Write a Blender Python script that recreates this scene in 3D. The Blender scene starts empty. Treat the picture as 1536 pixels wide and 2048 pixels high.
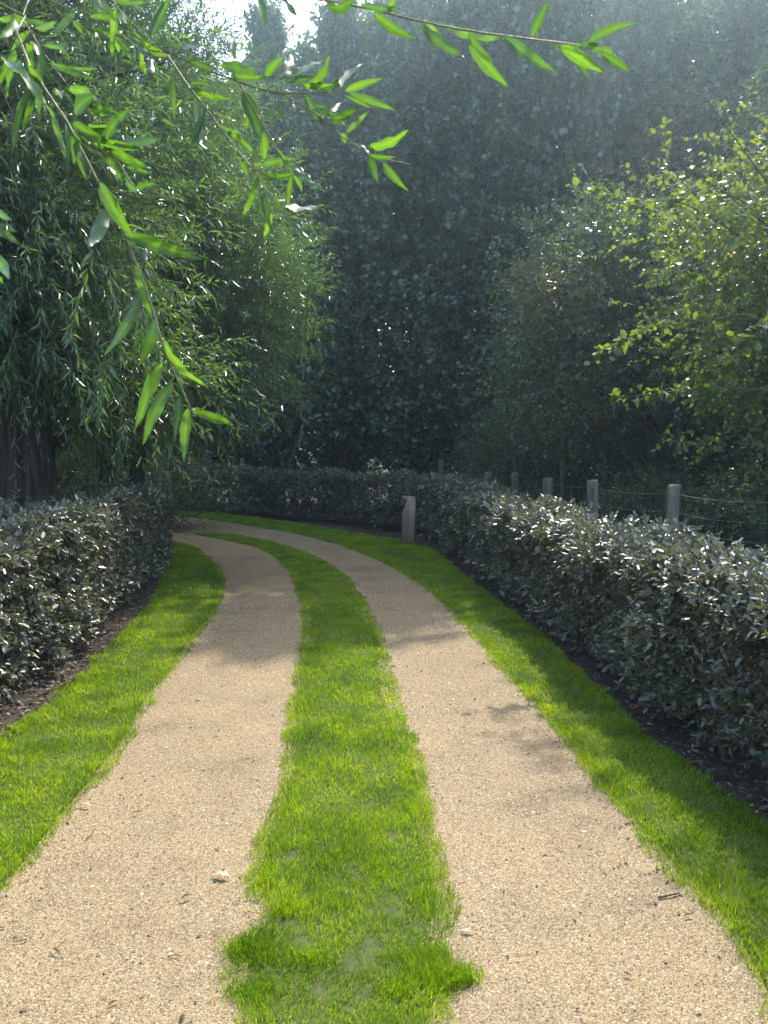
import bpy, math, random
import numpy as np
from mathutils import Vector, Matrix

# ------------------------------------------------------------------ camera, sky, sun, exposure
SC = bpy.context.scene
COL = SC.collection
EYE = 1.6
FPX = 1537.0                      # focal length in photo pixels (1536 x 2048)
CX, CY, HOR = 768.0, 1024.0, 900.0
PITCH = math.atan((CY - HOR) / FPX)
cam = bpy.data.cameras.new('camera'); camo = bpy.data.objects.new('camera', cam); COL.objects.link(camo)
cam.sensor_fit = 'VERTICAL'; cam.sensor_height = 24.0; cam.sensor_width = 18.0
cam.lens = 24.0 * FPX / 2048.0
cam.clip_start = 0.05; cam.clip_end = 3000
cam.dof.use_dof = True; cam.dof.focus_distance = 7.0; cam.dof.aperture_fstop = 8.0
camo.location = (0, 0, EYE); camo.rotation_euler = (math.pi / 2 - PITCH, 0, 0)
SC.camera = camo

SUN_AZ, SUN_EL = math.radians(24), math.radians(52)     # azimuth to the right of the view direction
SUN_DIR = Vector((math.sin(SUN_AZ) * math.cos(SUN_EL), math.cos(SUN_AZ) * math.cos(SUN_EL), math.sin(SUN_EL)))
world = bpy.data.worlds.new('World'); SC.world = world; world.use_nodes = True
wn = world.node_tree; wn.nodes.clear()
wo = wn.nodes.new('ShaderNodeOutputWorld'); wb = wn.nodes.new('ShaderNodeBackground'); sky = wn.nodes.new('ShaderNodeTexSky')
sky.sky_type = 'NISHITA'; sky.sun_disc = False; sky.sun_elevation = SUN_EL; sky.sun_rotation = SUN_AZ
sky.air_density = 1.0; sky.dust_density = 2.0; sky.ozone_density = 1.0
wb.inputs['Strength'].default_value = 0.15
wn.links.new(sky.outputs[0], wb.inputs[0]); wn.links.new(wb.outputs[0], wo.inputs[0])
sl = bpy.data.lights.new('sun', 'SUN'); sl.energy = 2.0; sl.angle = math.radians(0.53); sl.color = (1.0, 0.95, 0.86)
so = bpy.data.objects.new('sun', sl); COL.objects.link(so)
so.rotation_euler = SUN_DIR.to_track_quat('Z', 'Y').to_euler(); so.location = (10, 20, 30)
SC.view_settings.view_transform = 'Standard'; SC.view_settings.look = 'None'
SC.view_settings.exposure = 2.2; SC.view_settings.gamma = 1.0
SC.view_settings.use_curve_mapping = False
cy = SC.cycles
cy.max_bounces = 7; cy.diffuse_bounces = 3; cy.glossy_bounces = 2; cy.transmission_bounces = 4
cy.transparent_max_bounces = 4; cy.volume_bounces = 0; cy.sample_clamp_indirect = 4.0; cy.caustics_reflective = False; cy.caustics_refractive = False
cy.use_denoising = True; cy.use_adaptive_sampling = True; cy.adaptive_threshold = 0.02

# ------------------------------------------------------------------ helpers
RNG = np.random.default_rng(7)
random.seed(7)
FWD = np.array([0, math.cos(PITCH), -math.sin(PITCH)]); UPV = np.array([0, math.sin(PITCH), math.cos(PITCH)])

def ray(x, y):
    return np.array([1.0, 0, 0]) * ((x - CX) / FPX) + UPV * ((CY - y) / FPX) + FWD
def on_ground(x, y, z=0.0):
    r = ray(x, y); t = (z - EYE) / r[2]
    return np.array([0, 0, EYE]) + r * t
def at_depth(x, y, Y):
    r = ray(x, y)
    return np.array([0, 0, EYE]) + r * (Y / r[1])
def project(P):
    q = P - np.array([0, 0, EYE]); d = q @ FWD
    d = np.where(np.abs(d) < 1e-4, 1e-4, d)
    return CX + FPX * q[:, 0] / d, CY - FPX * (q @ UPV) / d, d

def norm(v):
    return v / np.maximum(np.linalg.norm(v, axis=-1, keepdims=True), 1e-9)

def catmull(pts, n):
    pts = np.asarray(pts, float)
    p = np.vstack([2 * pts[0] - pts[1], pts, 2 * pts[-1] - pts[-2]])
    out = []
    per = 24
    for i in range(1, len(p) - 2):
        t = np.linspace(0, 1, per, endpoint=False)[:, None]
        a, b, c, d = p[i - 1], p[i], p[i + 1], p[i + 2]
        out.append(0.5 * ((2 * b) + (-a + c) * t + (2 * a - 5 * b + 4 * c - d) * t ** 2 + (-a + 3 * b - 3 * c + d) * t ** 3))
    out.append(p[-2][None])
    c = np.vstack(out)
    s = np.concatenate([[0], np.cumsum(np.linalg.norm(np.diff(c, axis=0), axis=1))])
    u = np.linspace(0, s[-1], n)
    return np.stack([np.interp(u, s, c[:, k]) for k in range(c.shape[1])], 1)

def vnoise(x, y, seed=0):
    """2-D value noise, 0..1"""
    xi = np.floor(x).astype(np.int64); yi = np.floor(y).astype(np.int64)
    fx = x - xi; fy = y - yi
    fx = fx * fx * (3 - 2 * fx); fy = fy * fy * (3 - 2 * fy)
    def h(a, b):
        v = (a * 374761393 + b * 668265263 + seed * 974634777) & 0x7fffffff
        v = ((v ^ (v >> 13)) * 1274126177) & 0x7fffffff
        return ((v ^ (v >> 16)) & 0xffff) / 65535.0
    return (h(xi, yi) * (1 - fx) + h(xi + 1, yi) * fx) * (1 - fy) + (h(xi, yi + 1) * (1 - fx) + h(xi + 1, yi + 1) * fx) * fy

def mesh_np(name, V, F, mat=None, smooth=False, rnd=None):
    """V (n,3); F list of index arrays (m,3) / (m,4)"""
    if not isinstance(F, (list, tuple)): F = [F]
    F = [np.asarray(f, np.int32) for f in F if len(f)]
    me = bpy.data.meshes.new(name)
    me.vertices.add(len(V)); me.vertices.foreach_set('co', np.ascontiguousarray(V, np.float32).ravel())
    loops = np.concatenate([f.ravel() for f in F])
    sizes = np.concatenate([np.full(len(f), f.shape[1], np.int32) for f in F])
    me.loops.add(len(loops)); me.loops.foreach_set('vertex_index', loops)
    starts = np.concatenate([[0], np.cumsum(sizes)[:-1]]).astype(np.int32)
    me.polygons.add(len(sizes)); me.polygons.foreach_set('loop_start', starts)
    if smooth: me.polygons.foreach_set('use_smooth', np.ones(len(sizes), bool))
    if rnd is not None:
        a = me.attributes.new('rnd', 'FLOAT', 'POINT'); a.data.foreach_set('value', np.ascontiguousarray(rnd, np.float32))
    me.update(calc_edges=True)
    if mat: me.materials.append(mat)
    return me

def link(name, me, parent=None, off=None):
    """off: the world offset of the parent (vertices of me are in world space)"""
    o = bpy.data.objects.new(name, me); COL.objects.link(o)
    if parent is not None:
        o.parent = parent
        if off is not None: o.matrix_parent_inverse = Matrix.Translation(-Vector(off))
    return o
def empty(name, loc):
    o = bpy.data.objects.new(name, None); COL.objects.link(o); o.location = Vector(loc); o.empty_display_size = 0.2
    return o
def tag(o, label, cat, group=None):
    o['label'] = label; o['category'] = cat
    if group: o['group'] = group
    return o
def struct(o): o['kind'] = 'structure'; return o
def stuff(o): o['kind'] = 'stuff'; return o

def tubes(paths, radii, sides=6):
    """paths: list of (k,3) arrays; radii: list of (k,) arrays -> V, F"""
    Vs, Fs, base = [], [], 0
    for P, R in zip(paths, radii):
        P = np.asarray(P, float); R = np.asarray(R, float); k = len(P)
        T = norm(np.gradient(P, axis=0))
        ref = np.array([0.0, 0, 1.0]) if abs(T[:, 2]).mean() < 0.8 else np.array([1.0, 0, 0])
        A = norm(np.cross(T, ref)); B = np.cross(T, A)
        th = np.linspace(0, 2 * math.pi, sides, endpoint=False)
        ring = P[:, None, :] + R[:, None, None] * (np.cos(th)[None, :, None] * A[:, None, :] + np.sin(th)[None, :, None] * B[:, None, :])
        Vs.append(ring.reshape(-1, 3))
        i = np.arange(k - 1)[:, None] * sides; j = np.arange(sides)[None, :]; jn = (j + 1) % sides
        Fs.append(np.stack([base + i + j, base + i + jn, base + i + sides + jn, base + i + sides + j], -1).reshape(-1, 4))
        base += k * sides
    return np.vstack(Vs), np.vstack(Fs)

# leaf templates: (along, across, up) and faces
T_THIN = (np.array([(0, 0, 0), (.42, .5, .03), (1, 0, -.10), (.42, -.5, .03)]), [np.array([(0, 2, 1), (0, 3, 2)])])
T_RHOMB = (np.array([(0, 0, 0), (.38, .5, .08), (1, 0, -.06), (.38, -.5, .08)]), [np.array([(0, 2, 1), (0, 3, 2)])])
T_OVAL = (np.array([(0, 0, 0), (.28, .46, .07), (.68, .42, .05), (1, 0, -.10), (.68, -.42, .05), (.28, -.46, .07)]),
          [np.array([(0, 3, 2, 1), (0, 5, 4, 3)])])

def leaves_mesh(name, P, D, N, L, W, tmpl, mat, rnd):
    T, Fs = tmpl; n = len(P); k = len(T)
    S = np.cross(N, D)
    V = (P[:, None] + D[:, None] * (T[None, :, 0:1] * L[:, None, None]) + S[:, None] * (T[None, :, 1:2] * W[:, None, None])
         + N[:, None] * (T[None, :, 2:3] * L[:, None, None])).reshape(-1, 3)
    F = [(np.arange(n)[:, None, None] * k + f[None]).reshape(-1, f.shape[1]) for f in Fs]
    return mesh_np(name, V, F, mat, rnd=np.repeat(rnd, k))

def shoots(base, d, length, k, leaf_len, leaf_w, rng, angle=0.9, droop=0.0, sag=0.2, flat=0.7, jit=0.35):
    """k leaves along each shoot. returns P, D, N, L, W, rnd (rnd is correlated within one shoot)"""
    n = len(base)
    t = (np.arange(k) + rng.uniform(0.1, 0.9, (n, k))) / k
    g = np.array([0, 0, -1.0])
    ax = norm(d[:, None] + g * (2 * t * droop)[..., None])
    P = base[:, None] + d[:, None] * (t * length[:, None])[..., None] + g * ((t ** 2) * droop * length[:, None])[..., None]
    ref = np.where(np.abs(ax[..., 2:3]) > 0.85, np.array([1.0, 0, 0]), np.array([0, 0, 1.0]))
    A = norm(np.cross(ax, ref)); B = np.cross(ax, A)
    ph = (np.arange(k) * 2.4)[None] + rng.uniform(0, 6.28, (n, 1)) + rng.normal(0, .3, (n, k))
    rad = A * np.cos(ph)[..., None] + B * np.sin(ph)[..., None]
    an = angle * (1.15 - 0.5 * t) + rng.normal(0, .15, (n, k))
    D = ax * np.cos(an)[..., None] + rad * np.sin(an)[..., None] + rng.normal(0, jit * .5, (n, k, 3)) + g * sag
    D = norm(D)
    N = np.array([0, 0, 1.0]) * flat + rng.normal(0, jit, (n, k, 3)) + ax * 0.25
    N = norm(N - D * (N * D).sum(-1, keepdims=True))
    sc = rng.uniform(.7, 1.2, (n, k)) * (1.1 - .35 * t)
    L = leaf_len * sc; W = leaf_w * sc * rng.uniform(.85, 1.15, (n, k))
    r = np.clip(rng.uniform(0, 1, (n, 1)) * .55 + rng.uniform(0, 1, (n, k)) * .45, 0, 1)
    f = lambda a: a.reshape(-1, a.shape[-1])
    return f(P), f(D), f(N), L.ravel(), W.ravel(), r.ravel()

def cat(*sets):
    return tuple(np.concatenate([s[i] for s in sets]) for i in range(6))

def crown(lobes, nclump, nshoot, clump_r, rng, out=0.8, up=0.2, rough=0.5, power=2.2):
    """clumped shoot bases and directions in a set of ellipsoids (cx,cy,cz,rx,ry,rz,weight)"""
    lobes = np.asarray(lobes, float); w = lobes[:, 6] / lobes[:, 6].sum()
    li = rng.choice(len(lobes), nclump, p=w)
    c = lobes[li, :3]; r = lobes[li, 3:6]
    u = norm(rng.normal(0, 1, (nclump, 3)))
    cc = c + u * r * (rng.uniform(0, 1, (nclump, 1)) ** (1 / power))
    sz = rng.uniform(.6, 1.4, (nclump, 1, 1)) * clump_r
    off = rng.normal(0, 1, (nclump, nshoot, 3)) * sz * np.array([1, 1, .75])
    base = cc[:, None] + off
    o = norm((base - c[:, None]) / r[:, None] ** 2)
    d = norm(o * out + norm(off) * .35 + rng.normal(0, rough, base.shape) + np.array([0, 0, up]))
    return base.reshape(-1, 3), d.reshape(-1, 3), cc

def foliage(parent, off, sets, tmpl, mat, nparts=0, name='foliage'):
    """one joined part of kind stuff, and the nparts leaves that show largest as objects of their own"""
    P, D, N, L, W, R = sets
    if nparts:
        px, py, dep = project(P)
        ok = (dep > .5) & (px > 5) & (px < 1531) & (py > 5) & (py < 2043)
        # in front of its neighbours: only the nearest leaf of each 24 px cell
        cell = (px // 24).astype(int) * 1000 + (py // 24).astype(int)
        idx = np.where(ok)[0]; idx = idx[np.argsort(dep[idx])]
        _, first = np.unique(cell[idx], return_index=True)
        cand = idx[first]
        score = L[cand] / dep[cand] * np.abs((N[cand] * norm(P[cand] - np.array([0, 0, EYE]))).sum(1)).clip(.25)
        pick = cand[np.argsort(-score)[:nparts]]
        T, Fs = tmpl
        vs = [mesh_np('leaf', T, Fs, mat, rnd=np.full(len(T), r)) for r in (.1, .3, .5, .7, .9)]
        for i in pick:
            S = np.cross(N[i], D[i])
            M = Matrix(((D[i, 0] * L[i], S[0] * W[i], N[i, 0] * L[i], P[i, 0]), (D[i, 1] * L[i], S[1] * W[i], N[i, 1] * L[i], P[i, 1]),
                        (D[i, 2] * L[i], S[2] * W[i], N[i, 2] * L[i], P[i, 2]), (0, 0, 0, 1)))
            o = link('leaf', vs[int(R[i] * 4.99)], parent, off); o.matrix_basis = M
        keep = np.ones(len(P), bool); keep[pick] = False
        P, D, N, L, W, R = (a[keep] for a in (P, D, N, L, W, R))
    return stuff(link(name, leaves_mesh(name, P, D, N, L, W, tmpl, mat, R), parent, off))

# ------------------------------------------------------------------ materials
def newmat(name):
    m = bpy.data.materials.new(name); m.use_nodes = True; m.node_tree.nodes.clear()
    return m, m.node_tree.nodes, m.node_tree.links
def ramp(nd, stops):
    r = nd.new('ShaderNodeValToRGB'); e = r.color_ramp.elements
    while len(e) < len(stops): e.new(0.5)
    for el, (p, c) in zip(e, stops): el.position = p; el.color = (*c, 1)
    return r

def leaf_material(name, stops, trans_gain=(1.6, 1.7, 0.9), trans=0.42, rough=0.38, spec=0.5, back=None):
    m, nd, ln = newmat(name)
    at = nd.new('ShaderNodeAttribute'); at.attribute_name = 'rnd'
    rp = ramp(nd, stops); ln.new(at.outputs['Fac'], rp.inputs[0])
    pb = nd.new('ShaderNodeBsdfPrincipled'); pb.inputs['Roughness'].default_value = rough; pb.inputs['Specular IOR Level'].default_value = spec
    col = rp.outputs[0]
    if back is not None:
        ge = nd.new('ShaderNodeNewGeometry'); mx = nd.new('ShaderNodeMix'); mx.data_type = 'RGBA'
        ln.new(ge.outputs['Backfacing'], mx.inputs[0]); ln.new(rp.outputs[0], mx.inputs[6]); mx.inputs[7].default_value = (*back, 1)
        col = mx.outputs[2]
    ln.new(col, pb.inputs['Base Color'])
    tg = nd.new('ShaderNodeMix'); tg.data_type = 'RGBA'; tg.blend_type = 'MULTIPLY'; tg.inputs[0].default_value = 1
    ln.new(rp.outputs[0], tg.inputs[6]); tg.inputs[7].default_value = (*trans_gain, 1)
    tb = nd.new('ShaderNodeBsdfTranslucent'); ln.new(tg.outputs[2], tb.inputs[0])
    ms = nd.new('ShaderNodeMixShader'); ms.inputs[0].default_value = trans
    ln.new(pb.outputs[0], ms.inputs[1]); ln.new(tb.outputs[0], ms.inputs[2])
    out = nd.new('ShaderNodeOutputMaterial'); ln.new(ms.outputs[0], out.inputs[0])
    return m

def bark_material(name, dark, light, scale=9.0, stretch=0.12, bump=0.8, rough=0.9):
    m, nd, ln = newmat(name)
    tc = nd.new('ShaderNodeTexCoord'); mp = nd.new('ShaderNodeMapping'); mp.inputs['Scale'].default_value = (1, 1, stretch)
    no = nd.new('ShaderNodeTexNoise'); no.inputs['Scale'].default_value = scale * 3; no.inputs['Detail'].default_value = 6; no.inputs['Distortion'].default_value = .6
    ln.new(tc.outputs['Object'], mp.inputs[0]); ln.new(mp.outputs[0], no.inputs['Vector'])
    rp = ramp(nd, [(.36, dark), (.66, light)]); ln.new(no.outputs[0], rp.inputs[0])
    pb = nd.new('ShaderNodeBsdfPrincipled'); pb.inputs['Roughness'].default_value = rough; pb.inputs['Specular IOR Level'].default_value = .2
    ln.new(rp.outputs[0], pb.inputs['Base Color'])
    bu = nd.new('ShaderNodeBump'); bu.inputs['Strength'].default_value = bump; bu.inputs['Distance'].default_value = .03
    ln.new(no.outputs[0], bu.inputs['Height']); ln.new(bu.outputs[0], pb.inputs['Normal'])
    out = nd.new('ShaderNodeOutputMaterial'); ln.new(pb.outputs[0], out.inputs[0])
    return m

def plain(name, color, rough=.7, spec=.3, metal=0.0):
    m, nd, ln = newmat(name)
    no = nd.new('ShaderNodeTexNoise'); no.inputs['Scale'].default_value = 60; no.inputs['Detail'].default_value = 4
    c = np.array(color); rp = ramp(nd, [(.3, tuple(c * .75)), (.7, tuple(np.minimum(c * 1.2, 1)))]); ln.new(no.outputs[0], rp.inputs[0])
    pb = nd.new('ShaderNodeBsdfPrincipled'); pb.inputs['Roughness'].default_value = rough; pb.inputs['Specular IOR Level'].default_value = spec; pb.inputs['Metallic'].default_value = metal
    ln.new(rp.outputs[0], pb.inputs['Base Color'])
    out = nd.new('ShaderNodeOutputMaterial'); ln.new(pb.outputs[0], out.inputs[0])
    return m

def gravel_material():
    m, nd, ln = newmat('gravel')
    tc = nd.new('ShaderNodeTexCoord')
    vo = nd.new('ShaderNodeTexVoronoi'); vo.inputs['Scale'].default_value = 240; ln.new(tc.outputs['Object'], vo.inputs['Vector'])
    sep = nd.new('ShaderNodeSeparateColor'); ln.new(vo.outputs['Color'], sep.inputs[0])
    rp = ramp(nd, [(0, (0.052, 0.035, 0.022)), (.18, (0.178, 0.123, 0.060)), (.6, (0.275, 0.197, 0.097)), (.88, (0.327, 0.248, 0.136)), (1, (0.429, 0.370, 0.264))])
    ln.new(sep.outputs[0], rp.inputs[0])
    n1 = nd.new('ShaderNodeTexNoise'); n1.inputs['Scale'].default_value = 1.9; n1.inputs['Detail'].default_value = 5; n1.inputs['Roughness'].default_value = .65; ln.new(tc.outputs['Object'], n1.inputs['Vector'])
    r1 = ramp(nd, [(.30, (.66, .62, .62)), (.45, (.92, .91, .93)), (.6, (1.02, 1.0, .96)), (.74, (1.14, 1.1, 1.0))]); ln.new(n1.outputs[0], r1.inputs[0])
    mx = nd.new('ShaderNodeMix'); mx.data_type = 'RGBA'; mx.blend_type = 'MULTIPLY'; mx.inputs[0].default_value = 1
    ln.new(rp.outputs[0], mx.inputs[6]); ln.new(r1.outputs[0], mx.inputs[7])
    pb = nd.new('ShaderNodeBsdfPrincipled'); pb.inputs['Roughness'].default_value = .85; pb.inputs['Specular IOR Level'].default_value = .3
    ln.new(mx.outputs[2], pb.inputs['Base Color'])
    bu = nd.new('ShaderNodeBump'); bu.inputs['Strength'].default_value = .8; bu.inputs['Distance'].default_value = .004; bu.invert = True
    ln.new(vo.outputs['Distance'], bu.inputs['Height'])
    n2 = nd.new('ShaderNodeTexNoise'); n2.inputs['Scale'].default_value = 45; n2.inputs['Detail'].default_value = 4; ln.new(tc.outputs['Object'], n2.inputs['Vector'])
    b2 = nd.new('ShaderNodeBump'); b2.inputs['Strength'].default_value = .5; b2.inputs['Distance'].default_value = .012
    ln.new(n2.outputs[0], b2.inputs['Height']); ln.new(bu.outputs[0], b2.inputs['Normal']); ln.new(b2.outputs[0], pb.inputs['Normal'])
    out = nd.new('ShaderNodeOutputMaterial'); ln.new(pb.outputs[0], out.inputs[0])
    return m

def mottled(name, stops, scale, bump=.5, dist=.02, detail=8, rough=.95):
    m, nd, ln = newmat(name)
    tc = nd.new('ShaderNodeTexCoord')
    no = nd.new('ShaderNodeTexNoise'); no.inputs['Scale'].default_value = scale; no.inputs['Detail'].default_value = detail; no.inputs['Roughness'].default_value = .7
    ln.new(tc.outputs['Object'], no.inputs['Vector'])
    rp = ramp(nd, stops); ln.new(no.outputs[0], rp.inputs[0])
    pb = nd.new('ShaderNodeBsdfPrincipled'); pb.inputs['Roughness'].default_value = rough; pb.inputs['Specular IOR Level'].default_value = .2
    ln.new(rp.outputs[0], pb.inputs['Base Color'])
    bu = nd.new('ShaderNodeBump'); bu.inputs['Strength'].default_value = bump; bu.inputs['Distance'].default_value = dist
    ln.new(no.outputs[0], bu.inputs['Height']); ln.new(bu.outputs[0], pb.inputs['Normal'])
    out = nd.new('ShaderNodeOutputMaterial'); ln.new(pb.outputs[0], out.inputs[0])
    return m

def rnd_material(name, stops, rough=.85, spec=.3):
    m, nd, ln = newmat(name)
    at = nd.new('ShaderNodeAttribute'); at.attribute_name = 'rnd'
    rp = ramp(nd, stops); ln.new(at.outputs['Fac'], rp.inputs[0])
    pb = nd.new('ShaderNodeBsdfPrincipled'); pb.inputs['Roughness'].default_value = rough; pb.inputs['Specular IOR Level'].default_value = spec
    ln.new(rp.outputs[0], pb.inputs['Base Color'])
    out = nd.new('ShaderNodeOutputMaterial'); ln.new(pb.outputs[0], out.inputs[0])
    return m

M = {}
M['gravel'] = gravel_material()
M['pebble'] = rnd_material('pebble', [(0, (.045, .032, .023)), (.16, (.165, .118, .068)), (.55, (.30, .222, .122)), (.9, (.375, .30, .185)), (1, (.48, .42, .33))])
M['soil'] = mottled('soil', [(.3, (.022, .016, .012)), (.7, (.075, .055, .04))], 14)
M['lawn_soil'] = mottled('lawn_soil', [(.3, (.032, .045, .010)), (.7, (.085, .10, .028))], 25)
M['meadow'] = mottled('meadow', [(.3, (.05, .08, .02)), (.7, (.11, .13, .04))], 4)
M['grass'] = leaf_material('grass_blade', [(0, (.055, .130, .008)), (.3, (.115, .225, .006)), (.6, (.180, .305, .007)), (.9, (.255, .37, .010)), (.96, (.29, .35, .03)), (1, (.40, .34, .17))], trans_gain=(1.9, 1.6, .6), trans=.5, rough=.42, spec=.35)
M['litter'] = rnd_material('leaf_litter', [(0, (.035, .026, .020)), (.5, (.10, .075, .055)), (.85, (.19, .145, .10)), (1, (.34, .28, .20))])
M['hedge'] = leaf_material('hedge_leaf', [(0, (.056, .062, .036)), (.5, (.102, .108, .066)), (.86, (.155, .157, .092)), (.94, (.185, .17, .055)), (1, (.17, .10, .045))], trans_gain=(1.4, 1.35, .55), trans=.24, rough=.34, spec=.9, back=(.265, .257, .197))
M['hedge_stem'] = bark_material('hedge_stem', (.07, .038, .026), (.19, .11, .075), 30, .3, .3)
M['willow'] = leaf_material('willow_leaf', [(0, (.035, .070, .022)), (.5, (.065, .120, .032)), (.93, (.10, .16, .045)), (1, (.22, .19, .03))], trans_gain=(1.9, 2.0, .7), trans=.45, rough=.27, spec=.9, back=(.11, .145, .10))
M['willow_near'] = leaf_material('willow_leaf_near', [(0, (.028, .062, .018)), (.4, (.062, .120, .022)), (1, (.12, .20, .035))], trans_gain=(1.75, 2.0, .6), trans=.5, rough=.34, spec=.5, back=(.11, .145, .10))
M['poplar'] = leaf_material('poplar_leaf', [(0, (.026, .050, .022)), (.5, (.060, .098, .040)), (.85, (.105, .150, .065)), (.97, (.13, .17, .07)), (1, (.24, .18, .04))], trans_gain=(1.5, 1.7, .8), trans=.38, rough=.27, spec=.8, back=(.19, .245, .175))
M['elm'] = leaf_material('hornbeam_leaf', [(0, (.05, .085, .018)), (.6, (.085, .125, .022)), (.93, (.13, .16, .03)), (1, (.26, .15, .03))], trans_gain=(2.3, 2.1, .5), trans=.52, rough=.32, spec=.7, back=(.17, .20, .09))
M['elm_dark'] = leaf_material('dark_shrub_leaf', [(0, (0.047, 0.081, 0.027)), (.6, (0.074, 0.115, 0.035)), (.95, (0.121, 0.149, 0.041)), (1, (0.230, 0.162, 0.041))], trans_gain=(1.6, 1.7, .7), trans=.4, rough=.29, spec=.8, back=(.16, .19, .135))
M['brown'] = leaf_material('brown_shrub_leaf', [(0, (.060, .045, .024)), (.6, (.10, .070, .032)), (1, (.16, .12, .035))], trans_gain=(1.7, 1.4, .7), trans=.42, rough=.29, spec=.8, back=(.19, .16, .105))
M['yellow'] = leaf_material('yellow_shrub_leaf', [(0, (.11, .10, .018)), (.6, (.17, .145, .022)), (1, (.22, .17, .03))], trans_gain=(1.6, 1.5, .6), trans=.42, rough=.29, spec=.8, back=(.26, .24, .10))
M['bark'] = bark_material('willow_bark', (.018, .013, .010), (.085, .062, .048), 5, .10, 1.0)
M['bark_grey'] = bark_material('grey_bark', (.03, .028, .024), (.10, .092, .078), 8, .2, .6)
M['twig'] = bark_material('twig_bark', (.05, .045, .03), (.13, .11, .07), 40, .3, .2, .6)
M['twig_near'] = bark_material('green_twig', (.12, .12, .04), (.24, .22, .09), 60, .2, .1, .45)
M['post'] = bark_material('weathered_post', (.11, .085, .062), (.31, .25, .185), 9, .08, .6)
M['bollard'] = bark_material('bollard_wood', (.46, .295, .21), (.62, .43, .32), 8, .05, .15, .7)
M['reflector'] = plain('reflector_paint', (.80, .76, .72), .5)
M['cap'] = plain('black_metal_cap', (.012, .013, .013), .4, .5)
M['wire'] = plain('galvanised_wire', (.25, .24, .23), .5, .5, .4)
M['pale_leaf'] = leaf_material('dry_leaf', [(0, (.34, .28, .18)), (1, (.44, .37, .25))], trans_gain=(1, 1, 1), trans=.2, rough=.7, spec=.3)
M['dark_bit'] = plain('dark_dry_leaf', (.06, .038, .024), .8)
M['stick'] = bark_material('dry_stick', (.05, .032, .022), (.13, .09, .06), 60, .2, .2)

# ------------------------------------------------------------------ ground layout (photo points dropped onto the ground)
def edge(px, near, far):
    pts = [on_ground(x, y)[:2] for x, y in px]
    return np.array(far + pts + near)
# every list runs from far to near
E_soil_l = edge([(339, 1082), (322, 1150), (302, 1205), (247, 1258), (182, 1323), (88, 1408), (0, 1473)], [(-2.05, 3.0), (-2.0, 1.0), (-2.0, -5.0)], [(-14, 17.2), (-9, 16.6), (-5.6, 14.8)])
E_lawn_l = edge([(348, 1083), (404, 1102), (446, 1147), (449, 1186), (433, 1229), (397, 1271), (361, 1330), (316, 1385), (270, 1466), (215, 1540), (160, 1610), (60, 1740), (0, 1795)], [(-1.32, 1.8), (-1.42, 0.5), (-1.6, -5.0)], [(-14, 17.35), (-9, 16.75), (-5.6, 14.95)])
E_mid_l = edge([(390, 1070), (450, 1082), (520, 1100), (570, 1140), (590, 1180), (598, 1230), (600, 1280), (590, 1350), (572, 1430), (560, 1500), (555, 1560), (535, 1640), (500, 1720), (485, 1795), (540, 1845), (462, 1890), (455, 1980), (465, 2048)], [(-.46, 1.6), (-.5, 0.5), (-.6, -5.0)], [])
E_mid_r = edge([(390, 1068), (450, 1068), (540, 1083), (610, 1105), (660, 1128), (700, 1160), (730, 1200), (755, 1250), (775, 1300), (790, 1350), (805, 1400), (820, 1450), (850, 1540), (875, 1640), (890, 1720), (905, 1800), (915, 1880), (900, 1930), (925, 1960), (890, 2048)], [(.18, 1.6), (.2, 0.5), (.15, -5.0)], [])
E_lawn_r = edge([(345, 1033), (450, 1045), (540, 1060), (620, 1075), (700, 1100), (770, 1130), (830, 1165), (880, 1205), (920, 1250), (965, 1300), (1010, 1355), (1075, 1430), (1130, 1490), (1180, 1555), (1260, 1655), (1350, 1760), (1440, 1860), (1500, 1960), (1540, 2048)], [(1.14, 1.4), (1.18, 0.5), (1.15, -5.0)], [(-14, 20.2), (-9, 19.6)])
E_soil_r = edge([(345, 1022), (470, 1030), (600, 1048), (700, 1064), (760, 1074), (815, 1082), (862, 1098), (900, 1126), (960, 1175), (1040, 1235), (1120, 1300), (1210, 1390), (1280, 1460), (1350, 1510), (1440, 1575), (1536, 1650)], [(1.72, 2.7), (1.85, 1.0), (1.9, -5.0)], [(-14, 21.3), (-9, 20.9)])

def strip_mesh(name, A, B, z, mat, n=200, m=4, lip=0.0):
    a0 = a = catmull(A, n); b0 = b = catmull(B, n)
    if lip:
        f = np.minimum(.06 / np.maximum(np.linalg.norm(b - a, axis=1, keepdims=True), .01), .35)
        a, b = a0 + (b0 - a0) * f, b0 + (a0 - b0) * f
    t = np.linspace(0, 1, m + 1)
    V = a[:, None] * (1 - t)[None, :, None] + b[:, None] * t[None, :, None]
    zz = np.full((n, m + 1), z)
    if lip: zz[:, 0] = .0015; zz[:, -1] = .0015
    V = np.concatenate([V, zz[..., None]], -1).reshape(-1, 3)
    i = np.arange(n - 1)[:, None] * (m + 1); j = np.arange(m)[None]
    F = np.stack([i + j, i + j + 1, i + m + 2 + j, i + m + 1 + j], -1).reshape(-1, 4)
    return mesh_np(name, V, F, mat, smooth=True), a0, b0

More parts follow.
